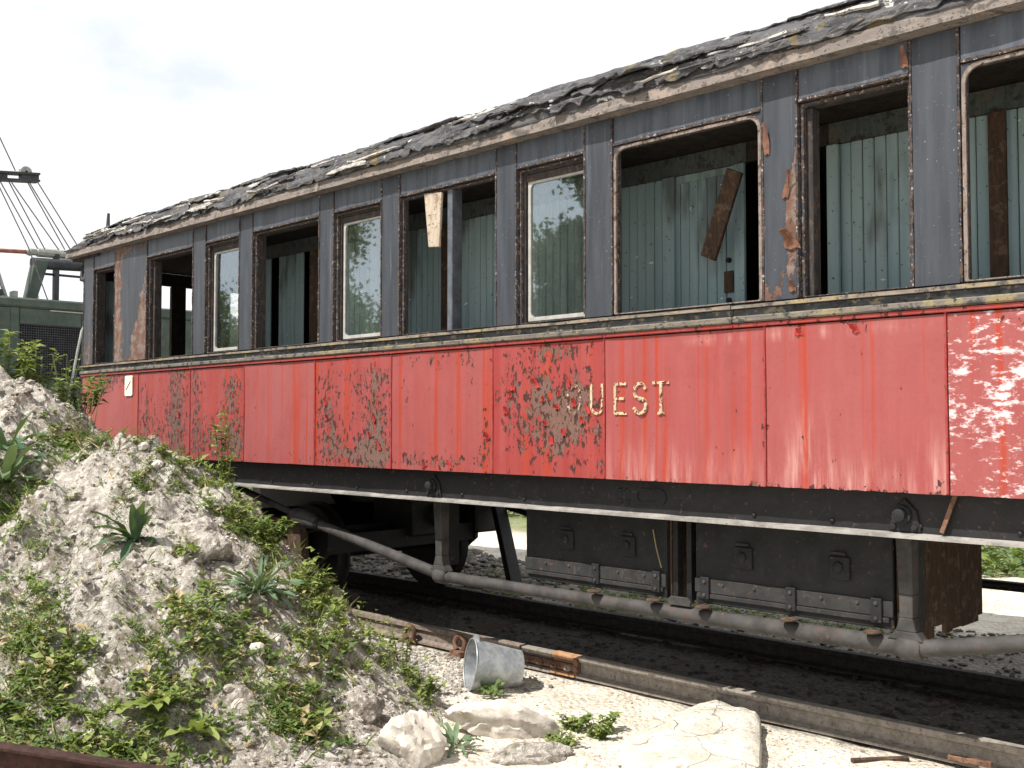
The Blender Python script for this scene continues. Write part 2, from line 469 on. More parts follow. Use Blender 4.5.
def plain(name, a, b, sc=12, rough=.7, spec=.3, bump=.004, metal=0, c3=None):
    g = G(name, rough, spec)
    n = g.noise(sc, 5, .62)
    c = g.mix(g.mr(n, .35, .65), a, b)
    if c3: c = g.mix(g.mr(g.noise(sc * 2.3, 5, .68), .58, .66), c, c3)
    g.col(c); g.set('Metallic', metal)
    if bump: g.bump(n, bump, .7)
    return g.m
def letter_paint():
    g = G('worn_cream_lettering', .8, .2)
    g.col(g.mix(g.mr(g.noise(30, 3), .4, .6), (.42, .30, .19), (.54, .42, .29)))
    n = g.noise(38, 5, .68); worn = g.attr('worn', 'OBJECT')
    a = g.mr(g.math('SUBTRACT', n, worn), -.02, .03)
    tr = g.t.nodes.new('ShaderNodeBsdfTransparent'); mx = g.t.nodes.new('ShaderNodeMixShader')
    g.t.links.new(a, mx.inputs[0]); g.t.links.new(tr.outputs[0], mx.inputs[1]); g.t.links.new(g.b.outputs[0], mx.inputs[2]); g.t.links.new(mx.outputs[0], g.out.inputs[0])
    return g.m
def galv():
    g = G('galvanised_steel', .45, .5)
    n = g.noise(14, 5, .6); v = g.vor(40)
    c = g.mix(g.mr(n, .35, .65), (.26, .28, .30), (.42, .44, .45))
    c = g.mix(g.mr(g.noise(24, 5, .7), .60, .68, 0, .7), c, (.55, .53, .49))
    g.col(c); g.set('Metallic', .55); g.bump(n, .003, .5)
    return g.m
M['red'] = red_paint(); M['beadred'] = plain('red_bead_paint', (.25, .027, .023), (.29, .055, .05), 16, .7, .2, .003, 0, (.075, .04, .034)); M['slate_plain'] = plain('slate_post_paint', (.055, .063, .078), (.09, .102, .122), 14, .5, .4, .004, 0, (.15, .13, .12)); M['slate'] = dark_paint(); M['frieze'] = dark_paint('bleached_slate_paint', (.034, .041, .053), (.075, .088, .110)); M['crust'] = crust()
M['cornice'] = weathered('weathered_cornice_board', [(.20, .172, .155), (.145, .127, .117), (.085, .076, .07), (.235, .19, .165)])
M['rail_y'] = weathered('lichen_moulding', [(.17, .15, .12), (.115, .105, .095), (.05, .051, .055), (.21, .175, .105)])
M['rail_d'] = weathered('grey_moulding', [(.045, .05, .058), (.075, .08, .085), (.20, .175, .13), (.03, .03, .034)])
M['sill'] = weathered('bleached_sill', [(.235, .20, .16), (.15, .13, .11), (.07, .066, .064), (.27, .22, .12)])
M['cream'] = weathered('cream_bead', [(.23, .19, .17), (.15, .12, .105), (.07, .05, .042)], 1.0, (8, 8, 2))
M['white'] = plain('white_sash_paint', (.29, .285, .265), (.38, .375, .355), 15, .6, .3, .003, 0, (.40, .37, .33))
M['jamb'] = weathered('dark_jamb_timber', [(.030, .028, .03), (.055, .048, .045), (.085, .06, .05)], 1.0, (8, 8, 1.5))
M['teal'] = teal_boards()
M['brown'] = weathered('brown_bare_timber', [(.085, .052, .035), (.05, .034, .026), (.12, .08, .055)], 1.0, (8, 8, 1.2))
M['header'] = weathered('dark_green_boards', [(.055, .068, .066), (.08, .095, .092), (.045, .04, .034), (.09, .085, .07)], 1.0, (8, 8, 1.2)); M['darkwood'] = weathered('sooty_timber', [(.022, .018, .016), (.038, .03, .026), (.016, .014, .013)], 1.0, (2, 2, 2))  # header boards in a darker green than the planks below
M['iron'] = iron('black_underframe_iron'); M['iron_lip'] = iron('sunlit_flange_iron', (.17, .16, .15), (.30, .285, .265), (.36, .34, .31), .6, .75)  # flange iron made pale, the sun it catches painted into its colour
M['box'] = iron('grey_black_box_steel', (.006, .0067, .0078), (.012, .0128, .0142), (.042, .04, .038), .35, .75)
M['rod'] = iron('grey_truss_rod', (.028, .027, .0268), (.060, .056, .054), (.075, .04, .028), .8, .8)
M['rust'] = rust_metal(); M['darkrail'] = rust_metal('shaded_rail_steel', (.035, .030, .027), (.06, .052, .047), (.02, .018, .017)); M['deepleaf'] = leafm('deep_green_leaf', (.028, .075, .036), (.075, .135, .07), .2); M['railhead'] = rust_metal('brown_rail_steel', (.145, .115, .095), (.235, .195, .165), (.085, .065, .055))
M['railgrey'] = rust_metal('dusty_rail_steel', (.19, .165, .14), (.28, .25, .215), (.13, .105, .085))
M['railorange'] = rust_metal('fresh_rust', (.34, .17, .085), (.46, .28, .16), (.22, .11, .06))
M['felt'] = felt(); M['glass'] = glass()
M['ground'] = chalk(); M['spoil'] = spoil(); M['chalkstone'] = plain('chalk_stone', (.36, .325, .28), (.56, .52, .465), 9, .95, .15, .02, 0, (.40, .34, .26))
M['block'] = cracked(); M['ballast'] = plain('dark_ballast', (.055, .05, .045), (.13, .12, .105), 8, .95, .15, .02)
M['peb'] = plain('chalk_pebbles', (.42, .36, .29), (.70, .65, .56), 6, .95, .15, .02)
M['leaf'] = leafm('weed_leaf', (.07, .125, .035), (.19, .255, .08)); M['leaf_y'] = leafm('young_weed_leaf', (.165, .225, .055), (.31, .35, .115))
M['leaf_g'] = leafm('grey_green_leaf', (.075, .125, .07), (.17, .24, .14), .2); M['straw'] = leafm('dry_straw', (.30, .24, .13), (.46, .38, .22), .2)
M['stem'] = plain('weed_stem', (.10, .14, .04), (.17, .18, .07), 20, .8, .2, 0)
M['tree_leaf'] = leafm('tree_leaf', (.025, .055, .014), (.07, .12, .03), .3); M['bark'] = plain('bark', (.07, .055, .04), (.14, .11, .085), 14, .95, .1, .03)
M['crane'] = plain('faded_green_paint', (.042, .062, .054), (.068, .092, .078), 5, .55, .35, .003, 0, (.095, .075, .05))
M['crane_d'] = plain('dark_crane_steel', (.022, .024, .032), (.045, .046, .055), 9, .6, .4, .004)
M['crane_p'] = plain('pale_crane_tube', (.22, .235, .225), (.34, .35, .33), 9, .6, .4, .003)
M['crane_r'] = plain('red_lead_pipe', (.30, .10, .07), (.40, .19, .14), 12, .7, .3, .003)
M['dark'] = plain('engine_bay_black', (.010, .010, .011), (.02, .02, .021), 9, .9, .1, 0)
M['wire'] = plain('wire_rope', (.10, .10, .11), (.17, .17, .18), 30, .6, .4, 0)
M['galv'] = galv(); M['letters'] = letter_paint()
M['board_pale'] = weathered('pale_raw_board', [(.42, .36, .29), (.34, .28, .22), (.25, .19, .14)], 1.0, (10, 10, 1.2))
M['plate'] = plain('cream_enamel', (.70, .64, .50), (.78, .74, .63), 14, .5, .4, .002, 0, (.60, .47, .30))
M['flake'] = plain('curled_paint_back', (.12, .055, .036), (.18, .095, .066), 25, .9, .2, .003)
M['oldrail'] = rust_metal('deep_rust_rail', (.030, .014, .012), (.055, .026, .021), (.02, .013, .012))
M['lathw'] = weathered('grey_lath', [(.46, .44, .41), (.34, .32, .30), (.22, .20, .19)], 1.0, (2, 9, 9))
# ---------------------------------------------------------------- ground
MC=np.array([(-5.52,1.97,.09),(-6.25,2.22,.39),(-6.98,2.47,.81),(-7.91,2.79,1.28),(-9.26,3.25,2.04),(-6.0,2.46,.45),(-6.9,2.81,.92),(-8.3,3.37,1.58),
(-5.11,2.51,.06),(-5.87,2.87,.53),(-6.52,3.18,.98),(-7.37,3.58,1.54),(-6.88,3.8,1.24),(-5.89,3.26,.59),(-6.36,3.9,.94),(-5.41,3.32,.35),(-4.76,2.93,.0),
(-5.95,4.04,.63),(-5.07,3.45,.21),(-5.6,4.11,.42),(-5.21,4.22,.12),(-4.42,3.19,-.05),(-4.77,4.25,-.15),(-4.2,3.9,-.2),(-4.0,3.0,-.2),(-4.4,2.2,-.2),(-5.0,1.4,-.15),(-5.5,.5,-.1),
(-4.5,4.8,-.22),(-5.4,4.75,-.15),(-6.0,4.75,.08),(-6.6,4.75,.32),(-7.2,4.75,.65),(-8.2,4.75,.75),(-9.5,4.75,.8),(-11,4.75,.7),(-13,4.75,.4),(-6,5.35,-.2),(-7,5.35,-.1),(-8.2,5.35,0),(-9.5,5.4,0),(-11,5.4,0),(-13,5.4,0),
(-10.5,3.3,2.0),(-12,3.3,1.5),(-14,3.2,.4),(-9.5,2,1.5),(-11,1.5,1.0),(-8.5,.5,.6),(-7,.2,.3),(-12,0,.2),(-9,-1,-.1),(-14,1,-.1),(-9.2,4.1,1.5),(-8.3,4.1,1.25),(-7.5,4.2,1.1)])
_c=MC[:,:2]
def _phi(d2): return np.where(d2>0,.5*d2*np.log(np.maximum(d2,1e-12)),0)
def _fit():
    n=len(MC);d2=((_c[:,None]-_c[None])**2).sum(-1)
    A=np.zeros((n+3,n+3));A[:n,:n]=_phi(d2)+np.eye(n)*.01;A[:n,n]=1;A[:n,n+1:]=_c;A[n,:n]=1;A[n+1:,:n]=_c.T
    b=np.zeros(n+3);b[:n]=MC[:,2];return np.linalg.solve(A,b)
_w=_fit()
def mound_base(x,y):
    x=np.asarray(x,float);y=np.asarray(y,float);s=x.shape;q=np.stack([x.ravel(),y.ravel()],1);n=len(MC)
    o=np.empty(len(q))
    for i in range(0,len(q),20000):
        k=q[i:i+20000];o[i:i+20000]=_phi(((k[:,None]-_c[None])**2).sum(-1))@_w[:n]+_w[n]+k@_w[n+1:]
    return o.reshape(s)
def ground_h(x, y):
    x = np.asarray(x, float); y = np.asarray(y, float)
    z = -0.17 + .05 * fbm(x * .9, y * .9, 21, 4) + .028 * fbm(x * 5, y * 5, 5, 4)
    near = sstep(y, 5.5, 5.62) * (1 - sstep(y, 7.3, 7.5))
    z = z * (1 - near) + near * (-.165 + .02 * fbm(x * 3, y * 3, 9, 4))
    far = sstep(y, 7.6, 8.6)
    hump = np.exp(-((x + 11.9) / 1.7) ** 2 - ((y - 8.9) / .7) ** 2) * (.20 + .3 * fbm(x * 2.2, y * 2.2, 33, 4))
    z = z + far * (.05 + .10 * fbm(x * .5, y * .5, 40, 4)) + hump
    bank = sstep(y, 14.2, 24) * (1.0 + .5 * fbm(x * .12, y * .12, 50, 4)) * (1 - .3 * sstep(y, 40, 90))
    return z + bank * 1.3
def axis(a, fine0, fine1, step, b):
    m = np.arange(fine0, fine1 + 1e-6, step); r = [fine1]; d = step
    while r[-1] < b: d *= 1.22; r.append(min(b, r[-1] + d))
    l = [fine0]; d = step
    while l[-1] > a: d *= 1.22; l.append(max(a, l[-1] - d))
    return np.concatenate([l[:0:-1], m, r[1:]])
def height_sheet(xs, ys, fn):
    X, Y = np.meshgrid(xs, ys); Z = fn(X, Y); nx, ny = len(xs), len(ys)
    i = np.arange(ny - 1)[:, None] * nx + np.arange(nx - 1)[None]
    q = np.stack([i, i + 1, i + nx + 1, i + nx], -1).reshape(-1, 4)
    return np.stack([X, Y, Z], -1).reshape(-1, 3), q
v, q = height_sheet(axis(-1400, -13, 1.5, .055, 1400), axis(-1400, 1.0, 12.0, .055, 1400), ground_h)
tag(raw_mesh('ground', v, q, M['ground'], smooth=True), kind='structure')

def mound_h(x, y):
    z = mound_base(x, y)
    rid = fbm(x * 1.5, y * 1.5, 61, 4); lump = np.abs(fbm(x * 3.3 + 5, y * 3.3, 71, 4)); fine = fbm(x * 10, y * 10, 81, 4)
    amp = sstep(z, -.15, .35)
    return z + amp * (.13 * rid + .27 * (lump - .13) + .095 * fine) - .02
v, q = height_sheet(np.arange(-14.2, -3.9, .034), np.arange(-1.2, 5.46, .034), mound_h)
tag(raw_mesh('spoil_mound', v, q, M['spoil'], smooth=True), kind='structure')
def surf(x, y): return float(max(mound_h(np.array([x]), np.array([y]))[0] if (-14.1 < x < -3.95 and -1.2 < y < 5.4) else -9, ground_h(np.array([x]), np.array([y]))[0]))
def surfv(x, y):
    m = mound_h(x, y); m = np.where((x > -14.1) & (x < -3.95) & (y < 5.4) & (y > -1.2), m, -9); return np.maximum(m, ground_h(x, y))

# ---------------------------------------------------------------- railway carriage
CAR = empty('railway_carriage', 'derelict red and dark grey railway carriage with broken windows standing on the track', 'railway carriage', (-3.85, 6.45, 0))
def blob_attr(u, v, blobs, base=0.0):
    w = np.full_like(u, base)
    for (bu, bv, ru, rv, a) in blobs: w = w + a * np.exp(-((u - bu) / ru) ** 2 - ((v - bv) / rv) ** 2)
    return w
def grid_panel(name, x0, x1, z0, z1, y, th, mat, parent, wear=(), base=-.2, chalk=(), scrape=0.0, fade=0.0, cell=.045, warp=.004, ragged=0.0, seed=0):
    nx = max(2, int((x1 - x0) / cell)); nz = max(2, int((z1 - z0) / cell))
    us = np.linspace(0, 1, nx + 1); vs = np.linspace(0, 1, nz + 1); Uu, Vv = np.meshgrid(us, vs)
    X = x0 + Uu * (x1 - x0); Z = z0 + Vv * (z1 - z0)
    Y = y + warp * 2 * fbm(X * 2.3 + seed, Z * 2.3, 3, 3)
    if ragged: Z = Z + (1 - sstep(Vv, 0, .12)) * ragged * np.maximum(0, fbm(X * 26, X * 0 + seed, 8, 3) - .05) * 2.2
    o = origin_of(parent); f = np.stack([X - o.x, Y - o.y, Z - o.z], -1).reshape(-1, 3); n = len(f)
    bk = f.copy(); bk[:, 1] = y + th - o.y
    i = np.arange(nz)[:, None] * (nx + 1) + np.arange(nx)[None]
    q = np.stack([i, i + 1, i + nx + 2, i + nx + 1], -1).reshape(-1, 4)
    ed = []
    e = lambda a, b: ed.append((b, a, a + n, b + n))
    for k in range(nx): e(k, k + 1); e(nz * (nx + 1) + k + 1, nz * (nx + 1) + k)
    for k in range(nz): e((k + 1) * (nx + 1), k * (nx + 1)); e(k * (nx + 1) + nx, (k + 1) * (nx + 1) + nx)
    u = Uu.ravel(); w = Vv.ravel()
    wa = blob_attr(u, w, wear, base); ca = blob_attr(u, w, chalk)
    ob = raw_mesh(name, np.concatenate([f, bk]), np.concatenate([q, np.array(ed)]), mat, parent,
                  {'fade': np.full(2 * n, fade), 'wear': np.concatenate([wa, wa]), 'chalk': np.concatenate([ca, ca]), 'scrape': np.full(2 * n, scrape)})
    return ob
YS = 5.0
Z0, ZR, ZS, ZH, ZG = 1.34, 2.212, 2.35, 3.41, 3.59
XL, XR = -11.72, 4.02
joints = [XL, -10.339, -9.25, -8.27, -7.169, -6.169, -5.068, -4.079, -2.952, -1.971, -.86, .15, 1.2, 2.2, 3.1, XR]
P = {}
P[0] = dict(wear=[(.55, .93, .4, .10, .62), (.35, .78, .15, .1, .45), (.05, .3, .06, .4, .35)], lab='red body panel with a grey bare patch along its top edge')
P[1] = dict(wear=[(.74, .6, .20, .45, .66), (.15, .35, .14, .42, .56), (.75, .1, .2, .3, .5), (.4, .25, .1, .2, .42), (.8, .97, .2, .07, .4)], lab='red body panel with paint peeling in vertical bands')
P[2] = dict(wear=[(.78, .72, .16, .26, .66), (.10, .85, .09, .2, .5), (.5, .2, .5, .24, .56), (.12, .45, .1, .35, .45), (.9, .2, .15, .3, .45)], lab='red body panel with a long bare patch at upper right')
P[3] = dict(wear=[(.75, .05, .2, .05, .25)], lab='clean faded pinkish red body panel')
P[4] = dict(wear=[(.15, .55, .15, .42, .50), (.80, .40, .20, .32, .66), (.78, .12, .2, .14, .6), (.5, .1, .5, .1, .42), (.8, .8, .3, .15, .42), (.3, .25, .2, .2, .38)], lab='red body panel peeling on both sides')
P[5] = dict(wear=[(.45, .07, .45, .075, .66), (.93, .25, .07, .28, .52), (.15, .5, .05, .4, .30), (.55, .93, .5, .07, .40), (.8, .8, .05, .2, .35)], lab='red body panel peeling along its bottom edge')
P[6] = dict(wear=[(.58, .45, .20, .28, .74), (.80, .50, .16, .30, .60), (.42, .66, .1, .2, .55), (.17, .6, .10, .28, .52), (.55, .93, .30, .08, .50), (.55, .2, .1, .1, .4), (.97, .1, .03, .3, .5), (.3, .3, .12, .2, .36)], lab='red body panel with a large peeled patch over its lettering')
P[7] = dict(wear=[(.66, .985, .05, .035, .75), (.80, .995, .06, .025, .6), (.97, .97, .03, .05, .55), (.93, 0, .06, .04, .55), (.995, .4, .008, .5, .5), (.3, .0, .5, .012, .42)], chalk=[(.4, 0, .6, .22, .75), (.75, .96, .2, .03, .8)], lab='faded red body panel with cream letters', rag=.004)
P[8] = dict(wear=[(.20, .985, .06, .035, .8), (.52, .985, .07, .045, .85), (.96, .985, .03, .03, .65), (.03, .03, .03, .05, .6), (.96, .05, .03, .06, .6), (.76, .07, .015, .07, .6), (.5, .0, .5, .016, .5), (.005, .4, .008, .5, .45)], chalk=[(.25, .15, .12, .28, 1.0), (.5, .05, .5, .12, .9), (.95, .15, .1, .2, .7), (.3, .96, .5, .03, .9)], lab='faded red body panel with rain streaks below rust spots', rag=.006)
P[9] = dict(wear=[(.46, .3, .05, .07, .72), (.35, .95, .3, .03, .35), (.5, .55, .07, .2, .33)], scrape=.75, chalk=[(.9, .6, .4, .5, .8)], lab='red body panel badly scraped to white', rag=.004)
for i in range(len(joints) - 1):
    p = P.get(i, dict(wear=[(.5, .9, .3, .1, .5), (.2, .3, .15, .3, .5)]))
    ob = grid_panel('body_panel', joints[i] + .006, joints[i + 1] - .006, Z0, ZR - .004, YS, .03, M['red'], CAR, wear=p['wear'], base=(-.14 if i in (1, 2, 4, 6) else -.26), chalk=p.get('chalk', ()),
                    scrape=p.get('scrape', 0.0), fade={0: .55, 1: .25, 2: .2, 3: .9, 4: .3, 5: .6, 6: .05, 7: .55, 8: .7, 9: .8}.get(i, .4), ragged=p.get('rag', 0.002), seed=i * 3.1)
    if 'lab' in p: ob['label'] = p['lab']
    P[i] = dict(p, ob=ob)
    if i > 0:
        m = MB().box(joints[i] - .010, joints[i] + .001, YS - .006, YS + .01, Z0 + .004, ZR + .02)
        m.build('panel_bead', M["beadred"], CAR, bevel=.003)
MB().box(XL, XR, YS + .034, YS + .075, Z0 + .015, ZS - .012).build('body_side', M['darkwood'], CAR)
# waist mouldings
for x0, x1 in ((XL - .02, -9.26), (-9.255, -6.30), (-6.295, -3.15), (-3.145, .4), (.405, XR + .02)):
    MB().box(x0, x1, YS - .016, YS + .033, ZR + .004, ZR + .026).build('red_moulding', M['red'], CAR, bevel=.003, jit=.001)
    MB().box(x0, x1, YS - .030, YS + .033, ZR + .029, ZR + .066).build('waist_moulding', M['rail_y'], CAR, bevel=.008, jit=.002)
    MB().box(x0, x1, YS - .008, YS + .033, ZR + .066, ZR + .106).build('waist_moulding', M['rail_d'], CAR, bevel=.004, jit=.002)
    n = max(3, int((x1 - x0) / .25)); m = MB()
    pts = [(x0 + (x1 - x0) * k / n, YS - .034 + random.uniform(-.004, .006), ZS - .005 + random.uniform(-.004, .003)) for k in range(n + 1)]
    for a, b in zip(pts[:-1], pts[1:]):
        m.hexa([(a[0], a[1], ZS - .030), (b[0], b[1], ZS - .030), (b[0], YS + .10, ZS - .030), (a[0], YS + .10, ZS - .030), (a[0], a[1], a[2] - .006), (b[0], b[1], b[2] - .006), (b[0], YS + .10, ZS), (a[0], YS + .10, ZS)])
    m.build('window_sill', M['sill'], CAR)
wins = [(-11.466, -10.93, 'o'), (-10.19, -9.23, 'o'), (-8.99, -8.38, 'g'), (-8.157, -7.127, 'o'), (-6.93, -6.305, 'g'), (-6.087, -5.04, 'm'), (-4.848, -4.24, 'g'), (-4.018, -2.958, 'r'),
        (-2.75, -2.128, 'o'), (-1.895, -.95, 'r'), (-.70, -.09, 'g'), (.13, 1.18, 'r'), (1.40, 2.0, 'g'), (2.2, 3.05, 'o'), (3.25, 3.75, 'o')]
pill = [(XL, wins[0][0])] + [(wins[i][1], wins[i + 1][0]) for i in range(len(wins) - 1)] + [(wins[-1][1], XR)]
pw = {0: [(.5, .5, .6, .7, .55), (.5, .1, .6, .3, .4)], 1: [(.1, .5, .22, .9, 1.0), (.85, .12, .5, .30, 1.1), (.9, .5, .2, .5, .7), (.4, .97, .6, .06, .9)], 8: [(.85, .30, .22, .22, 1.15), (.9, .58, .16, .2, 1.0), (.05, .40, .10, .25, .8), (.2, .04, .4, .06, .9), (.6, .12, .3, .06, .6)],
      9: [(.1, .96, .2, .03, .5)], 4: [(.9, .3, .1, .5, .35)]}
labs = {1: 'broad corner pillar with rust red bare patches', 8: 'dark pillar with curling paint and pale bare wood'}
for i, (a, b) in enumerate(pill):
    ob = grid_panel('pillar', a + .008, b - .008, ZS + .002, ZG - .005, YS, .055, M['slate'], CAR, wear=pw.get(i, []) + [(0, .5, .10, .8, .22), (1, .5, .10, .8, .22), (.5, 0, .8, .04, .3)], base=-.30, warp=.003, seed=i * 1.7)
    if i in labs: ob['label'] = labs[i]
    for xx in (a, b):
        n = 34; m = MB(); pts = []
        for k in range(n + 1):
            z = ZS + .004 + (ZG - ZS - .012) * k / n; w = random.uniform(.003, .0075); pts.append((z, w, random.uniform(.002, .008)))
        for (za, wa, da), (zb, wb, db) in zip(pts[:-1], pts[1:]):
            m.hexa([(xx - wa, YS - da, za), (xx + wa, YS - da * .8, za), (xx + wa, YS + .05, za), (xx - wa, YS + .05, za), (xx - wb, YS - db, zb), (xx + wb, YS - db * .8, zb), (xx + wb, YS + .05, zb), (xx - wb, YS + .05, zb)])
        m.build('edge_strip', M['crust'], ob)
for i, (a, b, kind) in enumerate(wins):
    fr = grid_panel('frieze_panel', a + .012, b - .012, ZH + .012, ZG - .005, YS + .004, .08, M['frieze'], CAR, wear=[(.5, .02, .8, .10, .42), (.02, .8, .03, .3, .3)], base=-.33, warp=.003, seed=i * 2.3 + 50)
    n = max(6, int((b - a) / .035)); m = MB(); pts = [(a + .012 + (b - a - .024) * k / n, random.uniform(.003, .009), random.uniform(.003, .012)) for k in range(n + 1)]
    for (xa, da, ha), (xb, db, hb) in zip(pts[:-1], pts[1:]):
        m.hexa([(xa, YS - da, ZH - ha * .5), (xb, YS - db, ZH - hb * .5), (xb, YS + .06, ZH - hb * .5), (xa, YS + .06, ZH - ha * .5), (xa, YS - da, ZH + .008 + ha * .4), (xb, YS - db, ZH + .008 + hb * .4), (xb, YS + .06, ZH + .008 + hb * .4), (xa, YS + .06, ZH + .008 + ha * .4)])
    m.build('head_strip', M['crust'], fr)
    f = MB()
    bt = .030 if kind == 'g' else .016
    f.ring(srect(a + .009, b - .009, ZS + .003, ZH - .009, 0), srect(a + .009 + bt, b - .009 - bt, ZS + .012, ZH - .009 - bt, 0), YS + .052, YS + {'r': .066, 'm': .075, 'g': .11, 'o': .13}[kind])
    fo = f.build('window_frame', M['jamb'], CAR, bevel=.003)
    # the crusted inner stop of the opening
    f = MB(); f.ring(srect(a + .010, b - .010, ZS + .004, ZH - .010, 0), srect(a + .026, b - .026, ZS + .010, ZH - .026, 0), YS + .024, YS + .048)
    f.build('window_stop', M['crust'], fo, bevel=.002, jit=.0015)
    if kind == 'r':
        f = MB(); o_ = rrect(a + .012, b - .012, ZS + .006, ZH - .012, .085, 5, True); i_ = rrect(a + .030, b - .030, ZS + .012, ZH - .030, .075, 5, True)
        f.ring(o_, i_, YS + .003, YS + .018); f.build('rounded_bead', M['cream'], fo)
        f = MB(); f.ring(srect(a + .0105, b - .0105, ZS + .0045, ZH - .0105, 5), rrect(a + .013, b - .013, ZS + .005, ZH - .013, .09, 5, True), YS + .006, YS + .016); f.build('corner_filler', M['slate'], fo)
    if kind == 'g':
        x0, x1, z0, z1 = a + .052, b - .022, ZS + .022, ZH - .085
        f = MB(); f.box(a + .040, b - .040, YS + .056, YS + .10, ZH - .09, ZH - .042); f.build('head_board', M['jamb'], fo, bevel=.004)
        f = MB(); f.ring(srect(x0, x1, z0, z1, 4), rrect(x0 + .022, x1 - .018, z0 + .026, z1 - .022, .035, 4), YS + .066, YS + .094)
        so = f.build('sash', M['white'], fo)
        f = MB(); f.box(x0 + .012, x1 - .010, YS + .077, YS + .083, z0 + .014, z1 - .012); f.build('pane', M['glass'], so)
    if kind == 'm':
        MB().box(-5.575, -5.522, YS + .030, YS + .13, ZS + .002, ZH - .012).build('mullion', M["slate_plain"], fo, bevel=.004)
    if kind == 'o' and i in (1, 8):
        MB().box(a + .026, a + .060, YS + .06, YS + .14, ZS + .01, ZH - .03).build('window_post', M['jamb'], fo, bevel=.004)
# curled flakes of paint on the peeling pillar and the panels
def flake(x, z, w, h, y=YS, curl=.05, ang=0.0, mat='flake', parent=CAR):
    n = 6; m = MB(); vs = []; fs = []
    for i in range(n + 1):
        t = i / n; zz_ = z + h * (t - .5); yy = y - .006 - curl * (t ** 2.0); ww = w * (1 - .55 * t) * (1 + .2 * math.sin(7 * t + x * 9))
        for j, sx in enumerate((-1, -.2, .5, 1)):
            vs.append((x + ww / 2 * sx + ang * (t - .5) * h, yy - .006 * (1 - abs(sx)), zz_ + .006 * math.sin(5 * sx + t * 4)))
    for i in range(n):
        for j in range(3): fs.append((i * 4 + j, i * 4 + j + 1, i * 4 + j + 5, i * 4 + j + 4))
    m.add(vs, fs); o = m.build('paint_flake', M[mat], parent); md = o.modifiers.new('thick', 'SOLIDIFY'); md.thickness = .003
    return o
flake(-2.930, 3.24, .042, .17, curl=.030); flake(-2.80, 2.97, .035, .14, curl=.04, ang=.3); flake(-2.79, 2.67, .09, .10, curl=.06, ang=-.3); flake(-2.78, 2.42, .04, .06, curl=.03)
flake(-2.155, 3.50, .04, .10, curl=.03)
PF = plain('curled_red_paint', (.40, .035, .03), (.33, .03, .026), 20, .6, .3, .002); M['flake_red'] = PF
for i, us_ in {6: [(.60, .52), (.50, .40), (.66, .33), (.75, .55), (.82, .42), (.42, .70), (.70, .70), (.17, .62), (.13, .5), (.20, .68), (.55, .27), (.86, .50), (.62, .62), (.48, .58)], 4: [(.80, .45), (.74, .30), (.15, .6), (.18, .45), (.85, .2)], 2: [(.8, .7), (.6, .22), (.4, .15)], 1: [(.8, .5), (.82, .3), (.14, .4)], 5: [(.95, .3), (.6, .06), (.35, .06)], 8: [(.21, .955), (.53, .95)]}.items():
    for (u_, v_) in us_:
        flake(joints[i] + u_ * (joints[i + 1] - joints[i]), Z0 + v_ * (ZR - Z0), random.uniform(.02, .05), random.uniform(.03, .07), curl=random.uniform(.012, .03), ang=random.uniform(-.5, .5), mat='flake_red', parent=P[i]['ob'])
# lettering OUEST
def strokes(name, lines, worn, parent, w=.017):
    m = MB(); yo = 0.0
    for ln in lines:
        for a, b in zip(ln[:-1], ln[1:]):
            d = Vector((b[0] - a[0], b[1] - a[1])); L = d.length
            if L < 1e-5: continue
            d /= L; yo += .00025; nx, nz = -d.y * w / 2, d.x * w / 2; e = d * w * .32
            a2 = (a[0] - e.x, a[1] - e.y); b2 = (b[0] + e.x, b[1] + e.y); y0, y1 = YS - .0072 - yo, YS + .004
            m.hexa([(a2[0] - nx, y0, a2[1] - nz), (b2[0] - nx, y0, b2[1] - nz), (b2[0] - nx, y1, b2[1] - nz), (a2[0] - nx, y1, a2[1] - nz),
                    (a2[0] + nx, y0, a2[1] + nz), (b2[0] + nx, y0, b2[1] + nz), (b2[0] + nx, y1, b2[1] + nz), (a2[0] + nx, y1, a2[1] + nz)])
    o = m.build(name, M['letters'], parent); o['worn'] = worn; return o
def arc(cx, cz, rx, rz, a0, a1, n=10): return [(cx + rx * math.cos(math.radians(a0 + (a1 - a0) * k / n)), cz + rz * math.sin(math.radians(a0 + (a1 - a0) * k / n))) for k in range(n + 1)]
zt, zb = 1.925, 1.745; zm = (zt + zb) / 2
p6, p7 = P[6]['ob'], P[7]['ob']
strokes('letter_o', [arc(-4.325, zm, .055, .09, 0, 360, 18)], .56, p6)
strokes('letter_u', [[(-4.185, zt), (-4.185, zb + .05)] + arc(-4.140, zb + .05, .045, .05, 180, 360, 8) + [(-4.095, zt)]], .47, p6)
strokes('letter_e', [[(-3.915, zt), (-3.995, zt), (-3.995, zb), (-3.91, zb)], [(-3.995, zm), (-3.93, zm)]], .46, p7)
strokes('letter_s', [arc(-3.805, zt - .047, .042, .047, 20, 270, 9) + arc(-3.805, zb + .045, .045, .047, 90, -160, 9)], .45, p7)
strokes('letter_t', [[(-3.705, zt), (-3.595, zt)], [(-3.650, zt), (-3.650, zb)], [(-3.67, zb), (-3.63, zb)]], .45, p7)
# cream plate with a faint painted tick
m = MB(); m.prism(rrect(-10.625, -10.455, 1.975, 2.19, .02, 3), YS - .016, YS - .002); pl = m.build('plate', M['plate'], CAR, bevel=.002); pl['label'] = 'small blank cream plate with rounded corners'
MB().bar((-10.59, YS - .0185, 2.04), (-10.49, YS - .0185, 2.13), .004, .006, (0, 1, 0)).build('plate_mark', M['sill'], pl)
